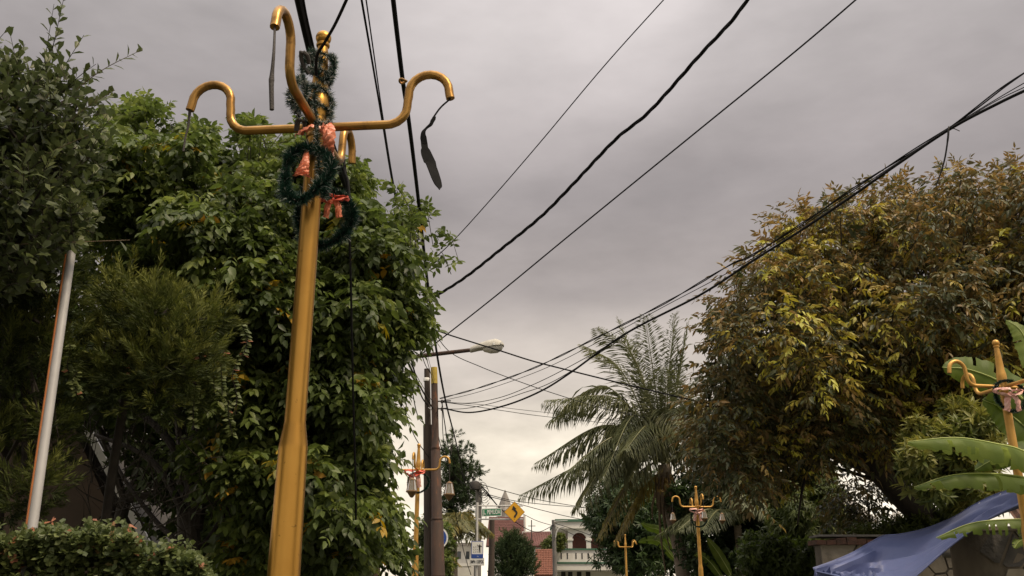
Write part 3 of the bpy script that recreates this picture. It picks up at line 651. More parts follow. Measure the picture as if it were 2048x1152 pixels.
# ------------------------------------------------------------------ road luminaire on its arm
pb = at(770, 745, 19.3); t = thing('street_light', 'grey cobra head street light on a brown arm reaching out of the tree', 'street light', (pb.x, pb.y, gz(pb.x, 19.3) - .05))
MB().tube([(pb.x, pb.y, gz(pb.x, 19.3) - .05), (pb.x, pb.y, at(770, 727, 19.3).z)], [.09, .06], 12).build('post', M['rust'], t)
e = at(942, 700, 19); MB().tube([at(770, 727, 19.3), at(840, 712, 19.2), e], [.05, .047, .043], 12).build('arm', M['rust'], t)
def loft(secs, m, name, parent, seg=18, cut=None):
    """Lofted head: (point, half width, up height, down height) along the arm direction."""
    b = MB(); vs = []
    for c, hw, hu, hd in secs:
        for k in range(seg):
            a = 2*math.pi*k/seg; s_, z_ = math.cos(a), math.sin(a); vs.append(c + Vector((0, hw*s_, (hu if z_ > 0 else hd)*z_)))
    fs = [(i*seg+k, i*seg+(k+1) % seg, (i+1)*seg+(k+1) % seg, (i+1)*seg+k) for i in range(len(secs)-1) for k in range(seg)]
    fs += [tuple(range(seg-1, -1, -1)), tuple(range((len(secs)-1)*seg, len(secs)*seg))]
    return b.add(vs, fs).build(name, m, parent)
ax = (at(1008, 692, 18.9) - e); P = lambda u, dz=0: e + ax*u + Vector((0, 0, dz))
loft([(P(-.03), .05, .05, .05), (P(.02), .075, .075, .06), (P(.25), .12, .13, .03), (P(.5), .16, .165, .015), (P(.75), .18, .175, .012), (P(.92), .15, .115, .012), (P(.985), .1, .05, .01), (P(1.0), .06, .02, .005)], M['lampgrey'], 'housing', t)
loft([(P(.33, -.012), .03, .004, .005), (P(.4, -.012), .1, .004, .06), (P(.6, -.012), .14, .004, .115), (P(.8, -.012), .14, .004, .12), (P(.93, -.012), .11, .004, .08), (P(.97, -.012), .05, .004, .01)], M['diffuser'], 'lens', t)
for u in (.7, .93): MB().box(P(u, .03) + Vector((0, -.165 if u < .8 else -.15, 0)), (.035, .03, .05)).build('clip', M['white'], t)

# ------------------------------------------------------------------ signs
def text(name, s, m, parent, c, ex, ez, h, width=None, depth=.004, ext=None):
    cu = bpy.data.curves.new('lettering', 'FONT'); cu.body = s; cu.align_x = 'CENTER'; cu.align_y = 'CENTER'; cu.size = h*1.35; cu.extrude = depth; cu.offset = .02*h
    o = bpy.data.objects.new('lettering', cu); COL.objects.link(o); bpy.context.view_layer.update()
    me = bpy.data.meshes.new_from_object(o.evaluated_get(bpy.context.evaluated_depsgraph_get())); bpy.data.objects.remove(o)
    xsv = [v.co.x for v in me.vertices]; w0 = max(xsv) - min(xsv); sx = width/w0 if width else 1
    ex, ez = Vector(ex), Vector(ez); en = ex.cross(ez); o0 = root_loc(parent)
    for v in me.vertices: v.co = Vector(c) - o0 + ex*(v.co.x*sx) + ez*v.co.y + en*v.co.z
    me.materials.clear(); me.materials.append(m); me.name = name; return link(name, me, parent)
YS = 40.
q0 = at(953, 1140, YS); qx = q0.x; gz0 = gz(qx, YS) - .05
t = thing('sign_post', 'white steel sign post with two cross bars above the bus stop board', 'sign post', (qx, YS, gz0))
zt = at(953, 1005, YS).z
MB().tube([(qx, YS, gz0), (qx, YS, zt)], .055, 12).build('post', M['steelpaint'], t)
zb1, zb2 = at(953, 1011.5, YS).z, at(953, 1038.5, YS).z
xr = at(1046, 1020, YS).x
for zb in (zb1, zb2): MB().tube([(qx - .12, YS, zb), (xr, YS, zb)], .03, 8).build('cross_bar', M['steelpaint'], t)
for xx in (at(972, 1020, YS).x, at(994, 1020, YS).x): MB().tube([(xx, YS, zb1), (xx, YS, zb2)], .02, 6).build('strut', M['steelpaint'], t)
def board(name, label, px, py, w, h, Y, m, edge, cat='sign', rotz=0, border=.03):
    c = at(px, py, Y); t = thing(name, label, cat, c)
    MB().box(c, (w, .02, h)).build('plate', edge, t, smooth=False)
    MB().box(c + Vector((0, -.0115, 0)), (w - 2*border, .005, h - 2*border)).build('face', m, t, smooth=False); return t, c
EX, EZ = (1, 0, 0), (0, 0, 1)
t, c = board('street_sign', 'green street name sign reading JL. PEMUDA between white cross bars', 983, 1024.5, .84, .33, YS - .05, M['signgreen'], M['white'])
t.rotation_euler.y = math.radians(-2)
text('lettering', 'JL. PEMUDA', M['white'], t, c + Vector((0, -.018, 0)), EX, EZ, .19, .74)
c = at(1029, 1024, YS - .08); t = thing('warning_sign', 'yellow diamond warning sign with a black winding road arrow', 'sign', c)
dm = lambda r: [(0, -r), (r, 0), (0, r), (-r, 0)]
FR = (c, Vector(EX), Vector(EZ), Vector((0, 1, 0)))
MB().prism(dm(.44), FR, .02).build('plate', M['ink'], t, smooth=False)
FR2 = (c + Vector((0, -.006, 0)), Vector(EX), Vector(EZ), Vector((0, 1, 0)))
MB().prism(dm(.425), FR2, .005).build('face', M['signyellow'], t, smooth=False)
cl = [(.01, -.23), (.02, -.17), (.07, -.1), (.09, -.03), (.05, .035), (-.01, .08), (-.015, .12)]
pl = [Vector((a, b_, 0)) for a, b_ in cl]; pl = spline(pl, 5); left, right = [], []
for i, p in enumerate(pl):
    tt = (pl[min(len(pl)-1, i+1)] - pl[max(0, i-1)]).normalized(); nn = Vector((-tt.y, tt.x, 0)); left.append(p + nn*.038); right.append(p - nn*.038)
b = MB(); o = c + Vector((0, -.012, 0))
for side in (0, 1): b.v += [tuple(o + Vector((p.x, -.004*side, p.y))) for p in left] + [tuple(o + Vector((p.x, -.004*side, p.y))) for p in right]
n = len(pl)
for i in range(n-1): b.f += [(2*n+i, 3*n+i, 3*n+i+1, 2*n+i+1), (i, i+1, n+i+1, n+i), (i, 2*n+i, 2*n+i+1, i+1), (n+i, n+i+1, 3*n+i+1, 3*n+i)]
b.build('arrow', M['ink'], t, smooth=False)
MB().prism([(-.115, .085), (.085, .12), (-.05, .26)], (c + Vector((0, -.0165, 0)), Vector(EX), Vector(EZ), Vector((0, 1, 0))), .004).build('arrow_head', M['ink'], t, smooth=False)
MB().prism([(-.025, -.30), (.025, -.30), (0, -.275)], FR2[:1] and (c + Vector((0, -.0105, 0)), Vector(EX), Vector(EZ), Vector((0, 1, 0))), .003).build('mark', M['ink'], t, smooth=False)
# bus stop board
t, c = board('bus_stop_sign', 'blue edged bus stop board with a black figure beside rows of seats', 954.5, 1099.5, .50, .70, YS - .08, M['white'], M['signblue'], border=.025)
MB().box(c + Vector((0, -.015, -.26)), (.452, .008, .17)).build('lower_band', M['signblue'], t, smooth=False)
FC = lambda a, z: (c + Vector((a, -.0165, z)), Vector(EX), Vector(EZ), Vector((0, 1, 0)))
for i in range(3):
    for j in range(3):
        x0, z0 = -.165 + .075*i, -.115 + .1*j + .01*i
        MB().prism([(0, 0), (.035, 0), (.035, -.03), (.045, -.03), (.045, .012), (.012, .012), (.012, .055), (0, .055)], FC(x0, z0), .003).build('seat_symbol', M['ink'], t, smooth=False)
MB().prism([(-.035, -.17), (-.012, -.17), (-.003, -.03), (.008, -.17), (.032, -.17), (.03, .03), (.045, .085), (.095, .05), (.105, .068), (.045, .125), (.02, .125), (.02, .165), (-.02, .165), (-.02, .125), (-.05, .12), (-.1, .165), (-.112, .15), (-.05, .08), (-.035, .03)], FC(.1, .045), .003).build('figure_symbol', M['ink'], t, smooth=False)
MB().prism([(-.028, -.02), (-.018, -.02), (-.018, .01), (.018, .01), (.018, -.02), (.028, -.02), (.028, .02), (-.028, .02)], (c + Vector((.02, -.0225, -.27)), Vector(EX), Vector(EZ), Vector((0, 1, 0))), .003).build('small_symbol', M['white'], t, smooth=False)
t, c = board('name_plate', 'white plate lettered SMPN 1 DEPOK under the bus stop board', 954, 1123.5, .60, .30, YS - .08, M['white'], M['steelpaint'], border=.012)
text('lettering', 'SMPN 1 DEPOK', M['ink'], t, c + Vector((0, -.018, -.005)), EX, EZ, .13, .54)
# round blue sign behind the utility poles
c = at(874, 1076, 31); rd = .36; t = thing('round_sign', 'round blue keep left sign with a white rim half behind the utility poles', 'sign', (c.x, c.y, gz(c.x, 31) - .05))
MB().tube([(c.x, c.y + .05, gz(c.x, 31) - .05), (c.x, c.y + .05, c.z + .2)], .03, 8).build('post', M['steelpaint'], t)
disc = lambda r, n=40: [(r*math.cos(2*math.pi*i/n), r*math.sin(2*math.pi*i/n)) for i in range(n)]
FD = lambda dy: (c + Vector((0, dy, 0)), Vector(EX), Vector(EZ), Vector((0, 1, 0)))
MB().prism(disc(rd), FD(0), .02).build('rim', M['white'], t, smooth=False)
MB().prism(disc(rd*.86), FD(-.006), .005).build('face', M['signblue'], t, smooth=False)
k_ = .7071
MB().prism([(k_*(a - b_), k_*(a + b_)) for a, b_ in [(.26, .03), (-.08, .03), (-.08, .1), (-.27, 0), (-.08, -.1), (-.08, -.03), (.26, -.03)]], FD(-.0105), .004).build('arrow', M['white'], t, smooth=False)
# ------------------------------------------------------------------ buildings down the road
def wallquad(px0, px1, Y, z0, z1, th, dx=0): pass
YB = 72.
X = lambda px, Y, py=1100: at(px, py, Y).x
Z = lambda py, Y: at(1100, py, Y).z
t = thing('white_house', 'white two storey house with arched upper terrace and green bands', 'house', (X(1155, YB), YB, 0))
xl, xr_ = X(1113, YB), X(1290, YB)
def bx(name, m, x0, x1, y0, y1, z0, z1, par): return MB().box(((x0+x1)/2, (y0+y1)/2, (z0+z1)/2), (x1-x0, y1-y0, z1-z0)).build(name, m, par, smooth=False)
zc, zb, zm, zf = Z(1041, YB), Z(1098, YB), Z(1127, YB), Z(1141, YB)
bx('ground_floor_wall', M['wall'], xl, xr_, YB + 1.2, YB + 9, 0, zf - .02, t)
bx('balcony_wall', M['wall'], xl - .1, xr_ + .1, YB - .9, YB - .72, zm + .08, zb - .12, t)
bx('balcony_slab', M['wall'], xl - .1, xr_ + .1, YB - .9, YB + 1.3, zf, zm - .05, t)
bx('green_band', M['greentrim'], xl - .14, xr_ + .14, YB - .96, YB - .7, zm - .048, zm + .078, t); bx('green_band', M['greentrim'], xl - .14, xr_ + .14, YB - .98, YB - .66, zb - .118, zb + .0, t)
for px in (1121, 1133, 1150, 1162, 1174, 1186, 1198): bx('slot_shade', M['dark'], X(px, YB) - .04, X(px, YB) + .05, YB - .912, YB - .9, Z(1119, YB), Z(1107, YB), t)  # near-black plates on the solid parapet, painting the shade in its slots
for px in (1123, 1137, 1155, 1173): bx('opening_shade', M['dark'], X(px, YB), X(px + 9, YB), YB + 1.18, YB + 1.199, 0, zf - .06, t)  # near-black sheets on the solid wall, standing in for shaded openings
# arched upper storey
bx('upper_floor_wall', M['wall'], X(1128, YB), xr_, YB + 4, YB + 9, zf, zc - .35, t)
bx('roof_slab', M['wall'], X(1112, YB), xr_ + .3, YB - .6, YB + 9.3, zc - .62, zc - .14, t); bx('roof_edge', M['greentrim'], X(1110, YB), xr_ + .4, YB - .7, YB + 9.4, zc - .138, zc + .05, t)
def arch(x0, x1, z0, z1, ztop, y0, y1, par):
    r = (x1 - x0)/2; cx = (x0 + x1)/2; n = 12; zs = z1 - r*.9
    top = [(cx + r*math.cos(math.pi*i/n), zs + r*.9*math.sin(math.pi*i/n)) for i in range(n+1)]
    b = MB()
    for i in range(n):
        (xa, za), (xb, zb_) = top[i], top[i+1]
        b.add([(xa, y0, za), (xb, y0, zb_), (xb, y0, ztop), (xa, y0, ztop), (xa, y1, za), (xb, y1, zb_), (xb, y1, ztop), (xa, y1, ztop)], [(0, 1, 2, 3), (7, 6, 5, 4), (0, 4, 5, 1), (2, 6, 7, 3)])
    return b.build('arch', M['wall'], par, smooth=False)
cols = [1140, 1177, 1214, 1251]
for a_, b_ in zip(cols, cols[1:]):
    arch(X(a_, YB) + .17, X(b_, YB) - .17, zb, zc - .9, zc - .62, YB - .35, YB - .1, t)
for a_ in cols:
    bx('column', M['wall'], X(a_, YB) - .168, X(a_, YB) + .168, YB - .36, YB - .06, zb - .1, zc - .62, t); bx('capital', M['wall'], X(a_, YB) - .24, X(a_, YB) + .24, YB - .42, YB - .02, Z(1080, YB) - .06, Z(1080, YB) + .08, t)
bx('red_back_wall', M['redroof'], X(1140, YB), xr_ - .2, YB + 3.85, YB + 3.99, zb - .3, zc - .7, t)
# red tiled roofs and the clay tile roof
def tiled(name, label, cat, A, B, Cc, D, m, nu, nv, wallm=None, th=.07):
    """Roof slope A (eave start) B (eave end) C (ridge end) D (ridge start) with rows of tiles, on a wall."""
    t = thing(name, label, cat, (A.x, A.y, 0)); A, B, Cc, D = map(Vector, (A, B, Cc, D)); nn = (B - A).cross(D - A).normalized()
    if nn.z < 0: nn = -nn
    MB().add([A, B, Cc, D, A - nn*.12, B - nn*.12, Cc - nn*.12, D - nn*.12], [(0, 1, 2, 3), (7, 6, 5, 4), (0, 4, 5, 1), (1, 5, 6, 2), (2, 6, 7, 3), (3, 7, 4, 0)]).build('roof', m, t, smooth=False)
    b = MB()
    for j in range(nv):
        for i in range(nu):
            u0, u1, v0, v1 = (i + .06)/nu, (i + .94)/nu, j/nv, (j + .92)/nv
            q = lambda u, v, h: A.lerp(B, u).lerp(D.lerp(Cc, u), v) + nn*h
            um = (u0 + u1)/2; h0 = th*(1 + .3*R.random())
            b.add([q(u0, v0, .02), q(um, v0, h0), q(u1, v0, .02), q(u1, v1, .004), q(um, v1, h0*.6), q(u0, v1, .004)], [(0, 1, 4, 5), (1, 2, 3, 4), (0, 2, 1)])
    o = b.build('tile', m, t, smooth=False); o['kind'] = 'stuff'
    if wallm:
        back = max(A.y, Cc.y, D.y) + .3; x0, x1 = min(A.x, B.x, Cc.x, D.x) + .25, max(A.x, B.x, Cc.x, D.x) - .25
        bx('wall', wallm, x0, x1, min(A.y, B.y) + .5, back + 3, 0, min(A.z, B.z) - .05, t); bx('rear_wall', wallm, x0, x1, back, back + 3, 0, max(Cc.z, D.z) - .1, t)
    return t
tiled('clay_roof_house', 'low house with a bright orange clay tile roof beside the white house', 'house', at(1069, 1150, 66), at(1113, 1150, 66), at(1111, 1098, 69), at(1071, 1099, 69), M['tile'], 13, 14, M['wall'])
tiled('red_roof_house', 'house with a wide dull red roof behind the clay tile roof', 'house', at(1040, 1092, 84), at(1200, 1092, 84), at(1200, 1060, 90), at(1046, 1065, 90), M['redroof'], 46, 12, M['wall'])
t = tiled('church', 'tall red roofed church with a grey spire behind the street sign', 'church', at(972, 1092, 88), at(1050, 1092, 88), at(1047, 1034, 94), at(978, 1034, 94), M['redroof'], 30, 18, M['wall'])
sb = at(1010, 1022, 96); tip = at(1011, 980, 96)
MB().lathe([(.75, -10), (.75, -.2), (.95, 0), (.72, .35), (.36, (tip.z - sb.z)*.62), (.03, tip.z - sb.z)], c=sb, seg=8).build('spire', M['greyroof'], t, smooth=False)
MB().tube([at(1049, 1030, 90), at(1051, 1085, 90)], .12, 6).build('drain_pipe', M['wall'], t)
t = thing('pale_building', 'cream walled building glimpsed behind the small palm', 'building', (X(890, 60), 60, 0)); bx('wall', M['wall'], X(880, 60), X(948, 60), 60, 66, 0, Z(1092, 60), t); bx('roof', M['greyroof'], X(872, 60), X(952, 60), 59.6, 66.4, Z(1092, 60), Z(1086, 60), t)
bx('lean_to_roof', M['wall'], X(872, 60), X(946, 60), 57.5, 59.59, Z(1134, 59), Z(1128, 59), t)
for px in (895, 915, 932): bx('window', M['glass'], X(px, 60), X(px + 7, 60), 59.97, 59.998, Z(1118, 60), Z(1103, 60), t)
t = thing('antenna_mast', 'thin antenna mast rising behind the red roofs', 'antenna', (X(1064, 86), 86, 0)); MB().tube([(X(1064, 86), 86, 0), at(1063, 1040, 86)], .05, 6).build('mast', M['dull'], t); MB().tube([at(1056, 1052, 86), at(1071, 1052, 86)], .03, 4).build('antenna_bar', M['dull'], t)
# grey roofed house behind the wall on the far side
YH = 30.
A, B, Cc, D = at(1700, 1080, YH), at(1778, 1045, YH), at(1795, 950, YH + 4), at(1690, 955, YH + 4)
t = thing('grey_roof_house', 'pale grey roofed house seen under the bough of the big bronze tree', 'house', (A.x, A.y, 0))
zE = at(1740, 1040, YH).z; zR = at(1740, 962, YH + 4).z; x0, x1 = X(1640, YH), X(1765, YH)
MB().add([(x0, YH, zE), (x1, YH, zE), (x1 - .1, YH + 4, zR), (x0, YH + 4, zR), (x0, YH, zE - .12), (x1, YH, zE - .12), (x1 - .1, YH + 4, zR - .12), (x0, YH + 4, zR - .12)], [(0, 1, 2, 3), (7, 6, 5, 4), (0, 4, 5, 1), (1, 5, 6, 2), (2, 6, 7, 3), (3, 7, 4, 0)]).build('roof', M['greyroof'], t, smooth=False)
bx('wall', M['wall'], x0 + .2, x1 - .3, YH + .5, YH + 7, 0, zE - .13, t)
b = MB(); b.add([at(1765, 1075, YH - .5), at(1792, 1030, YH - .5), at(1830, 1075, YH - .5), at(1765, 1140, YH - .5), at(1830, 1140, YH - .5)], [(0, 1, 2, 4, 3)]); g_ = b.build('gable', M['conc'], t, smooth=False)
MB().tube([at(1792, 1026, YH - .6), at(1834, 1078, YH - .6)], .09, 4).build('bargeboard', M['wall'], t)
MB().tube([at(1792, 1026, YH - .6), at(1762, 1078, YH - .6)], .09, 4).build('bargeboard', M['wall'], t)
# dark house behind the left trees: a steep gable
YA = 13.
ap, er, el_ = at(60, 650, YA), at(300, 1112, YA), at(-260, 1112, YA); s_ = 2.4
M['darkroof'] = mat('dark_roof', (.05, .045, .04), .9, var=(.035, .03, .027), scale=4)
t = thing('steep_roof_house', 'brown house with a steep grey edged roof in the shade behind the trees', 'house', (ap.x, YA, 0))
MB().prism([(er.x - .25, 0), (er.x - .25, er.z - .4), (ap.x, ap.z - .3), (el_.x + .2, er.z - .3), (el_.x + .2, 0)], (Vector((0, YA + .5, 0)), Vector((1, 0, 0)), Vector((0, 0, 1)), Vector((0, 1, 0))), 1.8).build('wall', M['brownwall'], t, smooth=False)
for e_ in (er, el_):
    dd = (e_ - ap); nn = Vector((-dd.z, 0, dd.x)).normalized(); nn = nn if nn.z > 0 else -nn
    MB().add([ap, e_, e_ + nn*.12, ap + nn*.12] + [p + Vector((0, s_, 0)) for p in (ap, e_, e_ + nn*.12, ap + nn*.12)], [(0, 1, 2, 3), (7, 6, 5, 4), (0, 4, 5, 1), (1, 5, 6, 2), (2, 6, 7, 3), (3, 7, 4, 0)]).build('roof', M['darkroof'], t, smooth=False)
    MB().add([ap + Vector((0, -.06, 0)), e_ + Vector((0, -.06, 0)), e_ + nn*.1 + Vector((0, -.06, 0)), ap + nn*.1 + Vector((0, -.06, 0))] + [p + Vector((0, -.002, 0)) for p in (ap, e_, e_ + nn*.1, ap + nn*.1)], [(3, 2, 1, 0), (4, 5, 6, 7), (0, 1, 5, 4), (1, 2, 6, 5), (2, 3, 7, 6), (3, 0, 4, 7)]).build('bargeboard', M['steelpaint'], t, smooth=False)

# ------------------------------------------------------------------ stone wall, round pillar and blue tarp
def voronoi(w, h, n, seed, gap):
    rr = random.Random(seed); pts = [(rr.uniform(0, w), rr.uniform(0, h)) for _ in range(n)]
    for _ in range(2):
        out = []
        for i, (x, y) in enumerate(pts):
            c = vcell(pts, i, w, h, 0); out.append((sum(p[0] for p in c)/len(c), sum(p[1] for p in c)/len(c)) if c else (x, y))
        pts = out
    return [vcell(pts, i, w, h, gap) for i in range(n)]
def vcell(pts, i, w, h, gap):
    poly = [(0, 0), (w, 0), (w, h), (0, h)]; x, y = pts[i]
    for j, (a, b_) in enumerate(pts):
        if j == i: continue
        nx_, ny = a - x, b_ - y; L = math.hypot(nx_, ny) or 1e-9; nx_, ny = nx_/L, ny/L; d = ((a + x)/2)*nx_ + ((b_ + y)/2)*ny - gap/2; out = []
        for k in range(len(poly)):
            p, q = poly[k], poly[(k+1) % len(poly)]; sp = p[0]*nx_ + p[1]*ny - d; sq = q[0]*nx_ + q[1]*ny - d
            if sp <= 0: out.append(p)
            if sp*sq < 0: tt = sp/(sp - sq); out.append((p[0] + (q[0] - p[0])*tt, p[1] + (q[1] - p[1])*tt))
        poly = out
        if not poly: return []
    return poly
YW = 16.6
x0, x1, zt = X(1642, YW), X(2160, YW) , Z(1090, YW) 
t = thing('stone_wall', 'pale crazy paved stone wall with a crumbling red coping behind the blue tarp', 'wall', ((x0 + x1)/2, YW, 0))
bx('core', M['mortar'], x0, x1, YW, YW + .35, 0, zt, t)
for poly in voronoi(x1 - x0, zt, 70, 3, .035):
    if len(poly) < 3: continue
    d = .03 + .03*R.random(); MB().prism(poly, (Vector((x0, YW + .01, 0)), Vector((1, 0, 0)), Vector((0, 0, 1)), Vector((0, -1, 0))), d).build('stone', M['stone'], t, smooth=False)
n = 26
for i in range(n):
    a_ = x0 - .1 + (x1 - x0 + .1)*i/n; w_ = (x1 - x0)/n*.96; h_ = .07 + .06*R.random()
    MB().box((a_ + w_/2, YW + .14 + .03*R.uniform(-1, 1), zt + h_/2 + .002), (w_, .5, h_), Matrix.Rotation(R.uniform(-.06, .06), 3, 'Y')).build('coping_stone', M['coping'], t, smooth=False)
bx('coping_slab', M['conc'], x0 - .05, x0 + 2.4, YW - .1, YW + .44, zt + .135, zt + .17, t)
p = at(1905, 1108, YW - .5); MB().tube([p + Vector((-.14, .05, .02)), p + Vector((.25, -.03, 0))], .075, 12).build('pipe_stub', M['conc'], t)
# pillar
YP = 14.4; px0, px1 = X(1917, YP), X(2072, YP); rp = (px1 - px0)/2; zp = at(1990, 1056, YP).z
t = thing('stone_pillar', 'round gate pillar of cracked render and dark stone slabs under the banana leaf', 'pillar', ((px0 + px1)/2, YP, 0)); pc = Vector(((px0 + px1)/2, YP + rp*.3, 0))
MB().lathe([(rp*1.02, 0), (rp, .5), (rp*.985, zp - .08), (rp*1.03, zp - .06), (rp*1.02, zp)], c=pc, seg=40).build('core', M['render'], t)
for poly in voronoi(1.9*rp, zp - .1, 46, 11, .03):
    if len(poly) < 3: continue
    cx = sum(p[0] for p in poly)/len(poly); cz = sum(p[1] for p in poly)/len(poly)
    if cx < .62*rp and R.random() < .92: continue
    b = MB(); vs = []
    for rr_ in (rp*.985, rp + .012 + .03*R.random()):
        for a_, z_ in poly:
            th = math.pi + .25 + (a_/(1.9*rp))*2.9; vs.append(pc + Vector((rr_*math.cos(th), rr_*math.sin(th), z_ + .02)))
    k = len(poly); b.add(vs, [tuple(range(k-1, -1, -1)), tuple(range(k, 2*k))] + [(i, (i+1) % k, k + (i+1) % k, k + i) for i in range(k)])
    b.build('stone', M['stonedark'] if R.random() < .68 else M['stone'], t, smooth=False)
# rusty red sheet at the frame edge
b = MB(); q = [at(2008, 1012, 15), at(2090, 960, 15), at(2120, 1010, 13.6), at(2030, 1040, 13.6)]
nC = 14
for i in range(nC + 1):
    u = i/nC; o = Vector((0, 0, .02*(-1)**i)); b.v += [tuple(q[0].lerp(q[1], u) + o), tuple(q[3].lerp(q[2], u) + o), tuple(q[0].lerp(q[1], u) + o - Vector((0, 0, .01))), tuple(q[3].lerp(q[2], u) + o - Vector((0, 0, .01)))]
    if i: k = 4*(i-1); b.f += [(k, k+4, k+5, k+1), (k+2, k+3, k+7, k+6)]
t = thing('stall_roof', 'red corrugated sheet roof beside the upper end of the blue tarp', 'roof', (q[0].x, 15, 0)); b.build('corrugated_sheet', M['coping'], t, smooth=False)
for pq in (q[1], q[2]): MB().tube([(pq.x - .1, pq.y, 0), pq - Vector((.1, 0, .02))], .04, 8).build('post', M['wood'], t)
# tarp: a sheet slung from the lamp post down to a stall pole
up = [(1626, 1137), (1668, 1122), (1705, 1106), (1742, 1085), (1768, 1072), (1800, 1069), (1850, 1058), (1905, 1036), (1945, 1012), (1985, 992), (2020, 980), (2060, 966), (2110, 950)]
lo = [(1634, 1143), (1672, 1152), (1705, 1163), (1740, 1180), (1765, 1190), (1790, 1180), (1825, 1158), (1880, 1110), (1920, 1078), (1968, 1044), (2010, 1022), (2052, 1004), (2110, 980)]
yu = [14.2, 14.3, 14.6, 15.0, 15.2, 15.1, 14.9, 14.5, 14.0, 13.5, 13.0, 12.5, 12.0]; yl = [14.0, 13.8, 13.5, 13.2, 13.0, 13.0, 13.0, 13.0, 12.9, 12.7, 12.4, 12.1, 11.8]
U_ = spline([at(x, y, d) for (x, y), d in zip(up, yu)], 8); Lw = spline([at(x, y, d) for (x, y), d in zip(lo, yl)], 8)
def smooth_noise(u, v, a, b): return math.sin(a*u + 1.3*math.sin(b*v)) + math.sin(1.7*b*v + 2.1*math.sin(.8*a*u))
nu, nv = len(U_), 34; vs = []; random.seed(3)
for i in range(nu):
    for j in range(nv):
        v = j/(nv-1); p = U_[i].lerp(Lw[i], v); u = i/(nu-1); sag = math.sin(math.pi*v)
        f = .05*math.sin(9*v + 3*u)*sag + .042*math.sin(26*v + 8*u + 2*math.sin(7*u))*sag + .022*math.sin(47*v - 11*u + 2*math.sin(5*u))*sag
        crum = max(0, 1 - u/.36)**.8; ct = .75*smooth_noise(.7*u + .1, v, 9, 7); f += crum*sag*(.16*(1 - abs(math.sin(16*u + 5*v + 3*ct))**.6) - .12*abs(math.sin(23*u - 9*v + 4*ct)) + .06*ct) + .02*sag*(1 - abs(math.sin(22*v + 2.5*u + ct*2))**.4)
        vs.append(p + Vector((.25*f*crum, -.6*f, -.13*sag*(1 - .4*u) + f)))
fs = [(i*nv+j, (i+1)*nv+j, (i+1)*nv+j+1, i*nv+j+1) for i in range(nu-1) for j in range(nv-1)]
t = thing('blue_tarp', 'blue plastic tarp slung from the lamp post down over the stone wall', 'tarp', U_[0]); o = MB().add(vs, fs).build('sheet', M['tarp'], t)
md = o.modifiers.new('thickness', 'SOLIDIFY'); md.thickness = .006
b = MB(); b.tube([p + Vector((0, 0, .004)) for p in U_], .012, 6); b.build('hem', M['tarp'], t); b = MB(); b.tube([p for p in Lw], .012, 6); b.build('hem', M['tarp'], t)
for i in range(4, nu - 4, 9):
    MB().tube(ringpts(U_[i] + Vector((0, -.02, -.04)), .03, .03, (1, 0, 0), (0, .2, 1), 12), .008, 5).build('eyelet', M['steelpaint'], t)
pp = at(1765, 1160, 14.3); solo(MB().tube([(pp.x, pp.y, 0), (pp.x, pp.y, pp.z - .12)], .035, 8), 'stall_pole', M['wood'], 'wooden pole propping the low end of the blue tarp', 'pole')
# ------------------------------------------------------------------ vegetation materials
G1 = leafmat('broad_leaf', [(0, (.036, .052, .016)), (.35, (.07, .097, .027)), (.62, (.12, .16, .04)), (.8, (.205, .24, .068)), (.9, (.3, .26, .04)), (1, (.44, .25, .035))], rough=.4, transl=.36)
G2 = leafmat('dark_glossy_leaf', [(0, (.032, .042, .013)), (.5, (.062, .078, .02)), (.85, (.11, .124, .032)), (.95, (.3, .22, .03)), (1, (.42, .2, .05))], back=[(0, (.06, .08, .034)), (1, (.1, .12, .05))], rough=.38, transl=.22)
G3 = leafmat('conifer_needle', [(0, (.022, .032, .01)), (.5, (.065, .08, .02)), (1, (.2, .21, .05))], rough=.6, transl=.25, spec=.3)
G4 = leafmat('bronze_leaf', [(0, (.036, .045, .016)), (.4, (.07, .078, .024)), (.58, (.125, .11, .036)), (.72, (.27, .165, .06)), (.8, (.31, .22, .055)), (.9, (.35, .33, .045)), (1, (.44, .43, .055))], back=[(0, (.09, .08, .034)), (.45, (.15, .115, .048)), (.75, (.29, .18, .07)), (1, (.42, .37, .07))], rough=.38, transl=.25)
G5 = leafmat('mango_leaf', [(0, (.022, .04, .013)), (.6, (.042, .072, .022)), (1, (.085, .115, .033))], rough=.36, transl=.22)
G6 = leafmat('hedge_leaf', [(0, (.05, .072, .026)), (.5, (.105, .13, .045)), (.85, (.17, .195, .07)), (.93, (.34, .15, .09)), (1, (.4, .17, .1))], rough=.4, transl=.22)
G7 = leafmat('palm_leaflet', [(0, (.065, .078, .038)), (.5, (.135, .15, .075)), (.8, (.17, .165, .065)), (1, (.32, .25, .07))], rough=.38, transl=.25)
G8 = leafmat('light_leaf', [(0, (.05, .07, .018)), (.5, (.105, .13, .032)), (1, (.27, .25, .065))], rough=.4, transl=.3)
G9 = leafmat('far_conifer', [(0, (.028, .046, .02)), (.5, (.05, .076, .032)), (1, (.085, .115, .045))], rough=.6, transl=.15, spec=.3)

def tree(name, label, cat, base, group=None): return thing(name, label, cat, base, group)
def gbase(px, Y): x = X(px, Y); return (x, Y, gz(x, Y) - .05)
GT = 'broad leaved trees on the left verge'

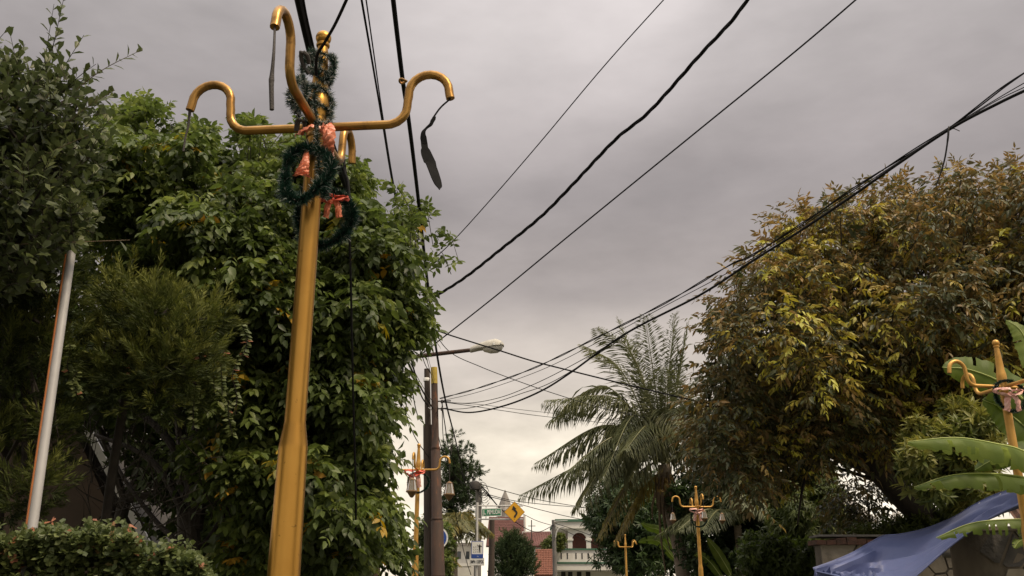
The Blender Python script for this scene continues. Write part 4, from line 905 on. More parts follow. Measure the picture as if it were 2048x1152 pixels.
# --- big bright tree right behind the lamp (two stems, each a tree)
def broad_tree(label, polys, base, fork, r0, nspray, single, kl, tb=.42, mm=None):
    t = tree('broad_leaved_tree', label, 'tree', base, GT); lv = Leaves(); Cs, Rs = [], []
    for poly, Y, dep, n, rmin, rmax in polys:
        C, Rr = lobes(poly, Y, dep, n, rmin, rmax); Cs.append(C); Rs.append(Rr)
    C = np.concatenate(Cs); Rr = np.concatenate(Rs)
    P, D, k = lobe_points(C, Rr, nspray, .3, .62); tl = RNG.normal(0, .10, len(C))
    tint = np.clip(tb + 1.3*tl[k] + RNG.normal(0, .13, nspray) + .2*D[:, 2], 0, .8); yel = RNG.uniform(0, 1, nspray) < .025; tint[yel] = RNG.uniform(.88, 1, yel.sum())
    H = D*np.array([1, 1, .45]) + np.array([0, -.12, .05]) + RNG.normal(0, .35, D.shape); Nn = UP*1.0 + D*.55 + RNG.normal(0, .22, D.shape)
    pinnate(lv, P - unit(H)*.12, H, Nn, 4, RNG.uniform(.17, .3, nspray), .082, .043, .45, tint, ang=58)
    tw = MB()
    for poly, Y, dep, n, rmin, rmax in polys:
        e, o = edge_points(poly, Y, dep*.4, 230, 70, lambda x, y: (y > 690) | ((x < 560) & (y > 520)))
        for a, d in zip(e, o):
            d = unit(d*.8 + np.array([0, 0, .45]) + RNG.normal(0, .3, 3)); L = R.uniform(.1, .27); q = np.array(spline([a - d*.15, a + d*L*.5 + np.array([0, 0, .03]), a + d*L], 3)); tw.tube(q, .0035, 4); m = 3
            for j in range(1, len(q)):
                pinnate(lv, q[j][None], unit(d + RNG.normal(0, .55, 3) - UP*.1)[None], (UP + RNG.normal(0, .3, 3))[None], 3, .15, .075, .04, .4, min(.8, tb + .14 + R.gauss(0, .1)))
    tw.build('twig', M['darkbark'], t)['kind'] = 'stuff'
    branches(t, M['darkbark'], base, fork, C, Rr, r0, kl)
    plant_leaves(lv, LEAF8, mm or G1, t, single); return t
polyA = [(110, 420), (140, 320), (205, 225), (235, 185), (300, 180), (345, 210), (400, 230), (440, 245), (480, 212), (530, 215), (570, 240), (600, 260), (640, 285), (640, 760), (600, 930), (540, 1000), (470, 960), (420, 900), (380, 760), (300, 640), (180, 600), (110, 560)]
polyB = [(560, 260), (640, 280), (700, 300), (755, 325), (770, 362), (748, 385), (790, 408), (845, 395), (862, 425), (862, 455), (838, 480), (850, 505), (850, 525), (838, 548), (856, 548), (866, 562), (840, 585), (848, 640), (880, 672), (845, 690), (825, 705), (824, 745), (808, 775), (802, 820), (783, 860), (770, 930), (774, 965), (797, 1000), (802, 1040), (828, 1090), (842, 1160), (440, 1165), (470, 1000), (450, 880), (500, 700), (540, 420)]
broad_tree('tall bright green tree with drooping paired leaves filling the space behind the close lamp post', [(polyB, 8.2, 1.5, 150, .17, .42)], gbase(500, 8.8), at(505, 900, 8.8), .13, 9500, 300, 8)
broad_tree('bright green tree crown between the dark conifer and the close lamp post', [(polyA, 7.9, 1.3, 95, .18, .42), ([(330, 880), (420, 830), (560, 850), (560, 1010), (480, 1015), (400, 960)], 7.3, .4, 26, .1, .2), ([(420, 1010), (560, 1000), (560, 1160), (440, 1160)], 7.6, .4, 20, .1, .2)], gbase(385, 8.5), at(372, 960, 8.4), .11, 6000, 250, 7, .46)
# shade garden behind them
t = tree('broad_leaved_tree', 'dim tree deep in the garden between the leaning trunks', 'tree', gbase(250, 11.5), GT); C, Rr = lobes([(-80, 560), (800, 480), (790, 1000), (760, 1165), (335, 1170), (300, 1060), (235, 930), (180, 850), (-80, 900)], 11.5, 1.2, 110, .28, .6)
lv = Leaves(); P, D, k = lobe_points(C, Rr, 6000, .3); whorl(lv, P, D + UP*.2, 6, .16, .07, .3, np.clip(.1 + RNG.normal(0, .1, 6000), 0, .6)); branches(t, M['darkbark'], gbase(250, 11.5), at(250, 1000, 11.5), C, Rr, .1, 5); plant_leaves(lv, LEAF4, G1, t)
# bare dark stems under the crown
def stems(name, label, cat, polyl, m=M['darkbark']):
    t = None
    for pts, Y, r in polyl:
        p = spline([at(x, y, Y + dy) for x, y, dy in pts], 7)
        if t is None: t = thing(name, label, cat, (p[0].x, p[0].y, gz(p[0].x, p[0].y) - .05)); p = [Vector((p[0].x, p[0].y, gz(p[0].x, p[0].y) - .05))] + p
        MB().tube(p, list(np.linspace(r, r*.35, len(p))), 8).build('stem', m, t)
    return t
stems('leaning_tree', 'bare dark branching trunk in the shade above the hedge', 'tree', [
    ([(395, 1145, 0), (385, 1050, 0), (378, 960, .1), (350, 900, .1), (310, 850, .2), (240, 800, .3)], 7.6, .06), ([(390, 1080, 0), (360, 1010, 0), (320, 940, .1), (270, 900, .2), (190, 870, .3)], 7.6, .04),
    ([(392, 1060, 0), (405, 960, .1), (395, 880, .2), (410, 800, .2)], 7.6, .055), ([(385, 1120, 0), (350, 1080, .1), (310, 1040, .2), (250, 960, .3), (215, 890, .4)], 7.6, .03), ([(400, 1100, 0), (430, 1060, .1), (455, 1000, .2), (470, 900, .3)], 7.6, .03)])
# thin bare twigs under the crowns
tb_ = MB()
for i in range(110):
    x, y, Y = R.uniform(150, 430), R.uniform(860, 1090), R.uniform(6.9, 8.2); a = R.uniform(-2.6, -.2); L = R.uniform(50, 130)
    q = spline([at(x, y, Y), at(x + .5*L*math.cos(a) + R.uniform(-10, 10), y + .5*L*math.sin(a) + R.uniform(-10, 10), Y - .05), at(x + L*math.cos(a), y + L*math.sin(a), Y - .1)], 4); tb_.tube(q, list(np.linspace(.006, .002, len(q))), 4)
    for j in range(2):
        p = q[R.randint(3, len(q)-1)]; tb_.tube([p, p + Vector((R.uniform(-.12, .12), R.uniform(-.1, .1), R.uniform(-.05, .15)))], .002, 3)
tk_ = thing('bare_shrub', 'mesh of thin bare dark twigs under the dark conifer', 'shrub', at(280, 1090, 7.6)); tb_.build('twig', M['darkbark'], tk_)['kind'] = 'stuff'
# hanging creeper strands of small leaves
cr_ = thing('creeper', 'strands of small round leaved creeper hanging down the dark conifer', 'creeper', at(420, 640, 6.35)); lv = Leaves(); mb = MB()
for (x, y, l, Y) in [(415, 690, 75, 6.3), (428, 665, 120, 6.35), (445, 700, 90, 6.3), (395, 705, 90, 6.3), (140, 690, 60, 6.0), (150, 745, 45, 6.0), (210, 650, 70, 6.2), (330, 640, 80, 6.3), (265, 690, 60, 6.2), (470, 720, 110, 6.4), (385, 760, 90, 6.3), (490, 650, 60, 6.4), (460, 800, 70, 6.4), (350, 720, 60, 6.3)]:
    pts = spline([at(x + R.uniform(-6, 6), y + l*u, Y) for u in (0, .3, .65, 1)], 5); MB().tube(pts, .003, 4).build('stem', M['darkbark'], cr_); q = np.array(pts); n = len(q)
    for s_ in (-1, 1): lv.add(q, np.array([s_*1., -.1, -.25]) + RNG.normal(0, .25, (n, 3)), np.array([0, -.7, .75]) + RNG.normal(0, .3, (n, 3)), RNG.uniform(.035, .055, n), RNG.uniform(.026, .036, n), np.where(RNG.uniform(0, 1, n) < .06, .95, RNG.uniform(.3, .8, n)))
plant_leaves(lv, LEAF4, G6, cr_, 120)

# --- conifers
def conifer(label, poly, Y, dep, n, rmin, rmax, base, r0, npl, tb, m=G3, plen=(.1, .24), needles=34, nl=.07, nw=.0075, name='conifer', up=.5, kl=6, grp='feathery conifers', trunk_top=None):
    t = tree(name, label, 'conifer', base, grp); C, Rr = lobes(poly, Y, dep, n, rmin, rmax); lv = Leaves(); P, D, k = lobe_points(C, Rr, npl, .25); tl = RNG.normal(0, .1, len(C))
    plumes(lv, P, D*np.array([1, 1, .7]) + UP*up + RNG.normal(0, .2, D.shape), needles, RNG.uniform(*plen, npl), nl, nw, np.clip(tb + 1.3*tl[k] + .35*D[:, 2] + RNG.normal(0, .08, npl), 0, 1))
    top = trunk_top or tuple(C[np.argmax(C[:, 2])]*.5 + C.mean(0)*.5); branches(t, M['darkbark'], base, top, C, Rr, r0, kl, rise=.2); plant_leaves(lv, NEED, m, t); return t
conifer('bushy feathery conifer with lime tipped tufts below the bright tree crown', [(190, 640), (200, 560), (240, 530), (275, 545), (330, 575), (385, 560), (420, 538), (460, 545), (475, 600), (440, 700), (420, 790), (370, 850), (300, 840), (230, 820), (180, 760)], 6.6, .7, 60, .1, .24, gbase(300, 7.0), .04, 1500, .5)
conifer('dark feathery conifer behind the leaning white pipe', [(-60, 330), (40, 300), (120, 290), (175, 340), (185, 430), (150, 520), (175, 640), (165, 800), (130, 960), (110, 1060), (-60, 1080)], 6.3, .7, 62, .12, .28, gbase(40, 6.7), .05, 1900, .32)

# --- glossy tree at the top left corner with long shoots
gt = tree('glossy_tree', 'dark glossy leaved tree with long upright shoots at the top left corner', 'tree', gbase(-60, 5.9))
polyC = [(-140, 20), (-20, 55), (15, 110), (65, 130), (105, 105), (158, 150), (195, 205), (205, 300), (175, 380), (195, 430), (160, 510), (100, 555), (60, 620), (-140, 660)]
C, Rr = lobes(polyC, 5.5, .8, 80, .1, .24); lv = Leaves(); mb = MB(); pale = MB()
C2, R2 = lobes([(-1000, 150), (-140, 20), (-120, 700), (-1000, 900)], 5.2, 1.3, 26, .3, .55); P, D, k = lobe_points(C2, R2, 1500, .3); whorl(lv, P, D + UP*.2, 6, .1, .055, .1, .35)  # unseen crown added out of view to darken the gold post's reflection
def shoot(p0, p1, n, ll, lw, bow_, tint, mbx, r=.004):
    p0, p1 = np.array(p0), np.array(p1); mid = (p0 + p1)/2 + np.array([0, 0, bow_]); q = np.array(spline([p0, mid, p1], 10)); mbx.tube(q, list(np.linspace(r, r*.4, len(q))), 5)
    L = len(q)
    for i in range(n):
        t = (i + R.random()*.5)/n; f = t*(L - 1.001); a = int(f); b = q[a] + (q[a+1] - q[a])*(f - a); tg = unit(q[a+1] - q[a]); an = i*2.4 + R.uniform(-.4, .4); u = unit(np.cross(tg, UP + RNG.normal(size=3)*.1)); v = np.cross(tg, u)
        o = u*math.cos(an) + v*math.sin(an); lv.add(b[None], (tg*.65 + o*.8 + np.array([0, 0, .05]))[None], (tg*.6 - o*.4 + UP*.6)[None], ll*R.uniform(.7, 1.15), lw*R.uniform(.8, 1.1), np.clip(tint + R.gauss(0, .15), 0, .85))
for (a, b, Y, n, bw, pl_) in [((70, 260), (128, -6), 5.3, 34, .02, 0), ((60, 300), (108, 8), 5.5, 28, .0, 0), ((110, 215), (284, 99), 5.2, 26, .05, 1), ((95, 285), (230, 180), 5.2, 20, .04, 1), ((40, 290), (132, 125), 5.15, 20, .0, 1), ((20, 250), (65, 145), 5.1, 16, .0, 1), ((-30, 165), (42, 108), 5.3, 14, .02, 0), ((-40, 120), (12, 62), 5.3, 10, 0, 0), ((60, 250), (20, 66), 5.3, 18, 0, 0), ((-20, 380), (175, 270), 5.0, 20, .03, 1), ((0, 490), (260, 480), 5.0, 9, .0, 1), ((80, 450), (160, 490), 5.0, 10, -.02, 0),
                             ((10, 570), (90, 560), 4.9, 9, 0, 0), ((120, 190), (192, 128), 5.3, 14, .02, 0), ((60, 240), (168, 70), 5.4, 22, .0, 0), ((90, 320), (215, 190), 5.3, 16, .03, 0), ((70, 180), (118, 60), 5.3, 20, 0, 0)]:
    shoot(at(*a, Y + .25), at(*b, Y), int(n*.85), .078, .043, bw, .45, pale if pl_ else mb)
nS = 780; P, D, k = lobe_points(C, Rr, nS, .3)
for i in range(nS):
    d = unit(D[i]*.8 + np.array([.25, -.1, .5]) + RNG.normal(0, .3, 3)); shoot(P[i] - d*.12, P[i] + d*R.uniform(.1, .22), 9, .08, .046, R.uniform(-.02, .03), .42 + .25*D[i][2], mb, .003)
mb.build('twig', M['darkbark'], gt); pale.build('pale_shoot', M['twig'], gt); m_ = RNG.uniform(0, 1, 40)
branches(gt, M['darkbark'], gbase(-60, 5.9), at(-40, 620, 5.8), np.concatenate([C, C2]), np.concatenate([Rr, R2]), .06, 7); plant_leaves(lv, OBOV8, G2, gt, 280)

# --- unseen trees added beside the viewer to darken the gold post's reflected edges
def unseen_tree(label, base, c, rad, n, nS):
    t = tree('broad_leaved_tree', label, 'tree', base, GT); lv = Leaves(); d = rdir(n); C = np.array(c) + d*np.array(rad)*RNG.uniform(.3, .9, (n, 1)); Rr = RNG.uniform(.4, .7, n); P, D, k = lobe_points(C, Rr, nS, .3)
    whorl(lv, P, D + UP*.2, 6, .15, .075, .2, np.clip(RNG.normal(.35, .12, nS), 0, .75)); branches(t, M['darkbark'], base, (base[0], base[1], 1.9), C, Rr, .14, 5); plant_leaves(lv, LEAF4, G1, t)
unseen_tree('garden tree beside the viewer beyond the left end of the hedge', (-5.0, 1.8, -.05), (-4.9, 1.9, 3.7), (1.6, 2.4, 2.2), 46, 2200)
unseen_tree('street tree across the road beside the viewer', (8.6, 2.0, -.05), (8.7, 2.4, 4.2), (1.8, 3.4, 2.4), 56, 2600)

# --- clipped hedge
hd = tree('hedge', 'small leaved hedge with pink new tips along the bottom left', 'hedge', (-2.1, 4.75, -.02)); lv = Leaves(); top = [(-120, 1062), (0, 1068), (60, 1074), (110, 1062), (190, 1058), (250, 1072), (300, 1092), (360, 1105), (395, 1125), (430, 1160)]
def hedge_top(x): return np.interp(x, [a for a, b in top], [b for a, b in top])
n = 9000; px = RNG.uniform(-120, 425, n); Yh = RNG.uniform(4.5, 5.3, n); py = hedge_top(px) + np.abs(RNG.normal(0, 26, n)) + 5*np.sin(px/11) + 8*np.sin(px/23 + 1) - np.where(RNG.uniform(0, 1, n) < .03, RNG.uniform(5, 28, n), 0); P = atn(px, py, Yh)
P[:, 2] = np.where(RNG.uniform(0, 1, n) < .3, P[:, 2]*RNG.uniform(.75, 1, n), P[:, 2]); whorl(lv, P, UP*.8 + RNG.normal(0, .5, (n, 3)) + np.array([0, -.4, 0]), 4, .036, .026, .05, np.where(RNG.uniform(0, 1, n) < .035, .95, np.clip(RNG.normal(.45, .15, n), 0, .8)), open_=1.)
n = 3200; P = np.stack([RNG.uniform(-2.9, -1.45, n), RNG.uniform(4.45, 5.3, n), RNG.uniform(0.02, 1.5, n)], -1); whorl(lv, P, rdir(n) + np.array([0, -.6, .3]), 4, .045, .034, .05, np.clip(RNG.normal(.4, .15, n), 0, .8))
mb = MB()
for i in range(40): x = R.uniform(-2.9, -1.5); y = R.uniform(4.6, 5.2); mb.tube([(x, y, 0), (x + R.uniform(-.08, .08), y, .8), (x + R.uniform(-.15, .15), y, 1.55)], [.012, .009, .004], 5)
mb.build('stem', M['bark'], hd)['kind'] = 'stuff'; plant_leaves(lv, OBOV8, G6, hd, 300)

# --- big bronze tree on the right
bt = tree('bronze_tree', 'huge spreading tree with bronze undersides and lime new leaves on the right', 'tree', gbase(1870, 19.5)); bx0 = bt.location
polyD = [(1385, 780), (1400, 700), (1392, 655), (1420, 600), (1450, 545), (1500, 500), (1520, 470), (1555, 425), (1585, 395), (1640, 390), (1690, 375), (1730, 352), (1800, 350), (1850, 360), (1880, 330), (1930, 318), (1985, 330), (2035, 312), (2200, 300), (2340, 420), (2380, 700), (2300, 900), (2060, 880), (1960, 850), (1880, 930), (1800, 945), (1745, 905), (1690, 920), (1650, 960), (1590, 985), (1560, 1040), (1500, 1010), (1440, 1010), (1385, 960), (1360, 880)]
C, Rr = lobes(polyD, 18.5, 3.6, 320, .35, .85); lv = Leaves(); nS = 20000; P, D, k = lobe_points(C, Rr, nS, .22); pxx, pyy, _ = proj(C)
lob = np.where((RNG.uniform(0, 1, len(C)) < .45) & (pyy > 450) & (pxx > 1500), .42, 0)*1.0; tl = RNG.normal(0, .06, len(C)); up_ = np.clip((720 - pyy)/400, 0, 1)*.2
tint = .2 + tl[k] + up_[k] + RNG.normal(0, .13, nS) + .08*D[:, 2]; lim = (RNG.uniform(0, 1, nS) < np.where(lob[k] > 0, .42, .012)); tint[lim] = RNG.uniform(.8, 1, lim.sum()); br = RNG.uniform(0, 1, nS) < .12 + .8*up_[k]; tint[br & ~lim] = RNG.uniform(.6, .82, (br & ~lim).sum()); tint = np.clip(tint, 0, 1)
H = D*np.array([1, 1, .5]) + np.array([0, -.1, .0]) + RNG.normal(0, .3, D.shape)
pinnate(lv, P - unit(H)*.2, H, UP + D*.5 + RNG.normal(0, .3, D.shape), 4, RNG.uniform(.22, .38, nS), .138, .05, .4, tint, ang=50, jit=.34)
e, o = edge_points(polyD, 18.5, 1.2, 260, 34, lambda x, y: (y > 900) | (x > 2060)); o = unit(o + np.array([0, 0, .3]) + RNG.normal(0, .3, o.shape)); pinnate(lv, e, o, UP + RNG.normal(0, .3, o.shape), 6, RNG.uniform(.45, .8, len(e)), .15, .05, .3, np.clip(RNG.normal(.5, .15, len(e)), 0, .8), ang=48, jit=.3)
tk = [(1868, 1140, 19.5), (1850, 1040, 19.5), (1815, 1000, 19.3), (1770, 955, 19.0), (1725, 915, 18.8), (1680, 860, 18.6), (1640, 800, 18.6)]
p = spline([Vector(bt.location)] + [at(x, y, d) for x, y, d in tk], 7); MB().tube(p, list(np.interp(np.linspace(0, 1, len(p)), [0, .2, .5, 1], [.36, .33, .27, .1])), 12).build('trunk', M['darkbark'], bt)
for pts, r in [([(1740, 930, 18.8), (1690, 915, 18.7), (1640, 905, 18.6), (1580, 880, 18.5), (1500, 860, 18.4)], .1), ([(1770, 955, 19), (1765, 900, 19), (1790, 830, 19), (1830, 760, 19)], .15), ([(1725, 915, 18.8), (1720, 850, 18.8), (1735, 780, 18.6), (1730, 680, 18.6), (1760, 560, 18.6)], .14), ([(1680, 860, 18.6), (1640, 820, 18.5), (1560, 790, 18.4), (1480, 740, 18.4)], .09), ([(1790, 830, 19), (1860, 760, 19), (1950, 680, 19), (2040, 560, 19)], .11), ([(1640, 905, 18.6), (1610, 960, 18.2), (1600, 1010, 18), (1595, 1050, 18)], .04)]:
    q = spline([at(*a) for a in pts], 6); MB().tube(q, list(np.linspace(r, r*.3, len(q))), 8).build('branch', M['darkbark'], bt)
lb = MB()
for c in C:
    a = p[R.randint(len(p)//2, len(p)-1)]; q = spline([a, Vector(c)*.5 + a*.5 + Vector((R.uniform(-.3, .3), R.uniform(-.3, .3), .2)), Vector(c)], 4); lb.tube(q, list(np.linspace(.045, .01, len(q))), 4)
lb.build('twig', M['darkbark'], bt); plant_leaves(lv, LEAF8, G4, bt, 300)
# low drooping boughs in front of the far house
t = tree('small_tree', 'dark thin tree with flat drooping sprays before the grey roofed house', 'tree', gbase(1735, 21)); C, Rr = lobes([(1690, 960), (1740, 930), (1790, 960), (1800, 1010), (1760, 1060), (1700, 1075), (1640, 1070), (1650, 1020)], 21, .6, 14, .2, .4); lv = Leaves(); P, D, k = lobe_points(C, Rr, 190, .3); pinnate(lv, P, D*np.array([1, 1, .3]), UP + RNG.normal(0, .2, D.shape), 4, .5, .15, .05, .4, .25); branches(t, M['darkbark'], gbase(1735, 21), at(1740, 1050, 21), C, Rr, .05, 4); plant_leaves(lv, LEAF8, G4, t)

# --- whorled / mango style trees
def whorl_tree(name, label, cat, poly, Y, dep, n, rmin, rmax, base, fork, r0, nS, ll, lw, m, tb, droop=.45, nleaf=8, grp=None, tm=LEAF4, single=0, openv=.9, kl=5, tsd=.1):
    t = tree(name, label, cat, base, grp); C, Rr = lobes(poly, Y, dep, n, rmin, rmax); lv = Leaves(); P, D, k = lobe_points(C, Rr, nS, .25); tl = RNG.normal(0, tsd, len(C))
    whorl(lv, P, D + UP*.25, nleaf, ll, lw, droop, np.clip(tb + tl[k] + .15*D[:, 2] + RNG.normal(0, .1, nS), 0, 1), open_=openv); branches(t, M['darkbark'], base, fork, C, Rr, r0, kl); plant_leaves(lv, tm, m, t, single); return t
whorl_tree('mango_tree', 'dark mango tree with long drooping leaves beside the white house', 'tree', [(1165, 1010), (1185, 965), (1230, 930), (1300, 930), (1360, 960), (1420, 990), (1430, 1165), (1215, 1165), (1180, 1120), (1195, 1085), (1160, 1060)], 53, 2.6, 90, .6, 1.2, gbase(1270, 53), at(1270, 1110, 53), .25, 3000, .42, .11, G5, .45)
whorl_tree('mango_tree', 'deep green tree filling the gap under the bronze tree and behind the second far lamp', 'tree', [(1330, 960), (1400, 880), (1500, 880), (1560, 950), (1620, 1010), (1650, 1080), (1640, 1165), (1380, 1165), (1340, 1080)], 33, 1.8, 80, .45, .85, gbase(1500, 33.5), at(1500, 1100, 33.5), .22, 2400, .26, .085, G5, .3)
whorl_tree('willowy_tree', 'pale willowy tree with narrow hanging leaves left of the grey roofed house', 'tree', [(1540, 1000), (1560, 940), (1610, 915), (1665, 925), (1690, 975), (1700, 1040), (1680, 1090), (1560, 1120), (1530, 1070)], 27, 1.2, 60, .3, .6, gbase(1620, 27.3), at(1620, 1060, 27.3), .14, 2300, .26, .05, G8, .25, droop=.9)
whorl_tree('frangipani', 'frangipani shrub with pale pointed leaves between the bronze tree and the banana plant', 'shrub', [(1785, 900), (1812, 840), (1850, 795), (1920, 785), (1985, 820), (2020, 900), (2020, 1010), (1930, 1040), (1850, 1030), (1795, 985)], 14.9, .6, 60, .15, .34, gbase(1935, 15.4), at(1930, 1030, 15.2), .06, 950, .19, .054, G8, .6, droop=.12, nleaf=9, tm=LEAF8, single=300, openv=.85)
whorl_tree('shrub', 'bushy green shrub along the top of the stone wall', 'shrub', [(1660, 1090), (1690, 1050), (1760, 1040), (1830, 1030), (1890, 1000), (1940, 1030), (1920, 1080), (1800, 1100)], 19.5, .6, 34, .2, .35, gbase(1790, 19.8), at(1790, 1085, 19.8), .06, 900, .14, .05, G8, .18, droop=.25, tm=LEAF4)
whorl_tree('shrub', 'leafy green bush at the foot of the stone wall beside the road', 'shrub', [(1470, 1090), (1510, 1050), (1560, 1075), (1610, 1040), (1640, 1090), (1640, 1170), (1480, 1170)], 20.5, .6, 30, .2, .4, gbase(1560, 20.8), at(1560, 1140, 20.8), .06, 900, .17, .06, G1, .3, droop=.35, tm=LEAF8)
whorl_tree('far_tree', 'reddish green tree before the wide red roof', 'tree', [(1080, 1096), (1092, 1076), (1112, 1064), (1130, 1072), (1138, 1092), (1118, 1099)], 70.4, .5, 20, .25, .5, gbase(1108, 70.5), at(1108, 1100, 70.5), .1, 420, .3, .13, G8, .25, droop=.3)
whorl_tree('broad_leaved_tree', 'green shrubby tree low beside the round blue sign', 'tree', [(820, 1060), (870, 1010), (905, 1060), (915, 1120), (900, 1170), (830, 1170)], 36, .8, 26, .3, .6, gbase(872, 36.5), at(872, 1120, 36.5), .1, 900, .2, .08, G1, .45, tm=LEAF4)
# --- conifers down the road
conifer('tall clumpy dark pine rising over the small palm', [(872, 1020), (880, 930), (890, 880), (905, 850), (920, 870), (915, 890), (945, 872), (958, 890), (940, 908), (925, 915), (955, 925), (978, 945), (960, 962), (945, 965), (968, 985), (950, 1005), (940, 1030), (900, 1045)], 52, 1.0, 74, .2, .42, gbase(908, 52.5), .22, 900, .45, m=G9, plen=(.25, .45), needles=26, nl=.24, nw=.03, name='pine_tree', up=.25, trunk_top=tuple(at(906, 900, 52.5)))
conifer('dense dark pointed cypress bush beside the white name plate', [(985, 1165), (988, 1110), (1000, 1080), (1012, 1062), (1024, 1050), (1034, 1064), (1044, 1082), (1058, 1090), (1070, 1110), (1074, 1165)], 57, 1.0, 60, .3, .6, gbase(1028, 57.4), .14, 1300, .35, m=G9, plen=(.3, .55), needles=24, nl=.22, nw=.03, name='cypress_bush', up=.9, grp='feathery conifers')

# --- palms
M['frondrib'] = mat('frond_rib', (.12, .13, .05), .5, var=(.16, .15, .065), scale=5)
def frond(parent, C0, mid, tip, n, ll, droop, tint, w=.055, m=G7, vdroop=.6, start=.14, twist=0.0):
    q = np.array(spline([C0, mid, tip], 14)); fr = thing_part('frond', parent)
    rr = list(np.linspace(.045, .006, len(q))); MB().tube(q, rr, 6).build('rachis', M['frondrib'] if tint < .8 else M['drypalm'], fr)
    lv = Leaves(); L = len(q); ts = np.linspace(start, .995, n); f = ts*(L - 1.001); a = f.astype(int); b = q[a] + (q[a+1] - q[a])*(f - a)[:, None]; tg = unit(q[a+1] - q[a]); side = unit(np.cross(tg, UP + np.array([twist, 0, 0]))); upv = np.cross(side, tg)
    prof = ll*np.clip(np.sin(np.pi*(.16 + .8*ts))**.7, .12, 1)
    for s_ in (-1, 1):
        ax = tg*.62 + side*s_*.75 + upv*.12 + np.array([0, 0, -1])*vdroop*.45 + RNG.normal(0, .1, b.shape); sc = prof*RNG.uniform(.85, 1.1, n)
        # two pieces per leaflet so that it hangs
        ax = unit(ax); lv.add(b, ax, upv + RNG.normal(0, .15, b.shape), sc*.55, w, np.clip(tint + RNG.normal(0, .07, n), 0, 1)); b2 = b + ax*(sc*.5)[:, None]
        lv.add(b2, ax + np.array([0, 0, -1])*droop, upv + RNG.normal(0, .15, b.shape), sc*.62, w*.85, np.clip(tint + .05 + RNG.normal(0, .07, n), 0, 1))
    lv.done(); o = leaf_mesh('leaflet', lv.d, LEAF4, m, fr); return fr
def thing_part(name, parent):
    o = bpy.data.objects.new(name, None); COL.objects.link(o); o.parent = parent; o.empty_display_size = .1; return o
YC = 34.
pb = gbase(1372, YC); cp = tree('coconut_palm', 'coconut palm with ragged drooping fronds and nuts over the road', 'palm', pb); crown = at(1328, 930, YC)
tr = spline([Vector(pb), at(1362, 1120, YC), at(1345, 1040, YC), at(1333, 985, YC), crown], 8); MB().tube(tr, list(np.interp(np.linspace(0, 1, len(tr)), [0, .25, .7, 1], [.3, .24, .2, .24])), 14).build('trunk', M['palmbark'], cp)
rg = MB()
for i in range(4, len(tr)-6): rg.tube([tr[i] - Vector((0, 0, .02)), tr[i] + Vector((0, 0, .02))], np.interp(i/len(tr), [0, .25, .7, 1], [.3, .24, .2, .24])*1.06, 12)
o = rg.build('trunk_ring', M['palmbark'], cp); o['kind'] = 'stuff'
for mx_, my_, tx, ty, dm, dt, dr, ti, vd in [
    (1290, 780, 1238, 640, .5, 1, .35, .42, .3), (1310, 770, 1290, 632, -.5, -1, .3, .45, .3), (1336, 770, 1350, 628, .3, .5, .3, .4, .25), (1352, 790, 1376, 650, -.4, -.5, .35, .42, .3), (1245, 745, 1165, 690, 1.5, 2.5, .6, .52, .6), (1270, 720, 1195, 655, -1, -2, .5, .5, .5),
    (1240, 800, 1092, 800, -1, -2, .9, .5, .9), (1215, 775, 1100, 842, .5, 1.5, .9, .45, .9), (1215, 850, 1072, 925, -.5, -1.2, .9, .48, 1), (1220, 905, 1040, 990, .4, .8, 1, .45, 1), (1240, 870, 1130, 945, -1.8, -3, 1, .4, 1), (1235, 905, 1152, 1015, -1.2, -2.5, 1.1, .55, 1.1),
    (1258, 965, 1198, 1075, -1, -2, 1.1, .78, 1.1), (1280, 985, 1228, 1085, .3, .2, 1.2, .86, 1.2), (1400, 830, 1465, 770, .8, 1.5, .7, .42, .6), (1410, 860, 1490, 880, -.6, -1, .9, .42, .9), (1395, 880, 1450, 945, 1, 1.8, 1, .45, 1), (1300, 850, 1250, 900, -2, -4, 1, .5, 1), (1350, 820, 1372, 860, -1.5, -3, .7, .47, .8), (1270, 830, 1205, 960, -1.8, -3.4, 1, .43, 1), (1330, 820, 1330, 735, -1.5, -3, .6, .46, .5), (1360, 830, 1395, 755, 1.6, 2.6, .6, .4, .5), (1290, 860, 1225, 850, 2, 4, .9, .38, .9), (1300, 870, 1262, 960, -1.7, -2.6, 1.1, .5, 1.1)]:
    up_f = dr < .65; frond(cp, crown + Vector((R.uniform(-.1, .1), R.uniform(-.1, .1), R.uniform(-.1, .4))), at(mx_, my_, YC + dm), at(tx, ty, YC + dt), 104 if up_f else 90, 1.0 if up_f else (.85 if ti > .7 else 1.5), dr*(.6 if up_f else .95), ti + .05, .036, vdroop=vd*1.25)
for i in range(14):
    c = at(1318 + 30*R.random(), 955 + 34*R.random(), YC - .28 + .2*R.random()); b = MB(); b.lathe([(.02, -.15), (.09, -.11), (.125, -.02), (.12, .06), (.07, .13), (.02, .15)], c=c, seg=10); b.build('coconut', M['nut'], cp)
for x0, x1, y1, dd in [(1318, 1332, 1150, -.3), (1324, 1340, 1100, -.35), (1338, 1352, 1075, -.3), (1312, 1305, 1040, -.2), (1342, 1366, 1060, -.2)]:
    q = spline([at(x0, 985, YC + dd), at((x0 + x1)/2 - 4, (985 + y1)/2, YC + dd - .1), at(x1, y1, YC + dd)], 6); MB().tube(q, list(np.linspace(.06, .02, len(q))), 6).build('dead_stalk', M['drypalm'], cp)
b = MB()
for i in range(26):
    a = R.uniform(0, 6.28); q = [crown + Vector((.2*math.cos(a), .2*math.sin(a), -.5 + R.uniform(-.3, .3)))]; q += [q[0] + Vector((.12*math.cos(a), .12*math.sin(a), -.35)), q[0] + Vector((.1*math.cos(a), .1*math.sin(a), -.9 - .4*R.random()))]; b.tube(spline(q, 4), [.05]*4 + [.04]*5, 5)
b.build('husk', M['drypalm'], cp)
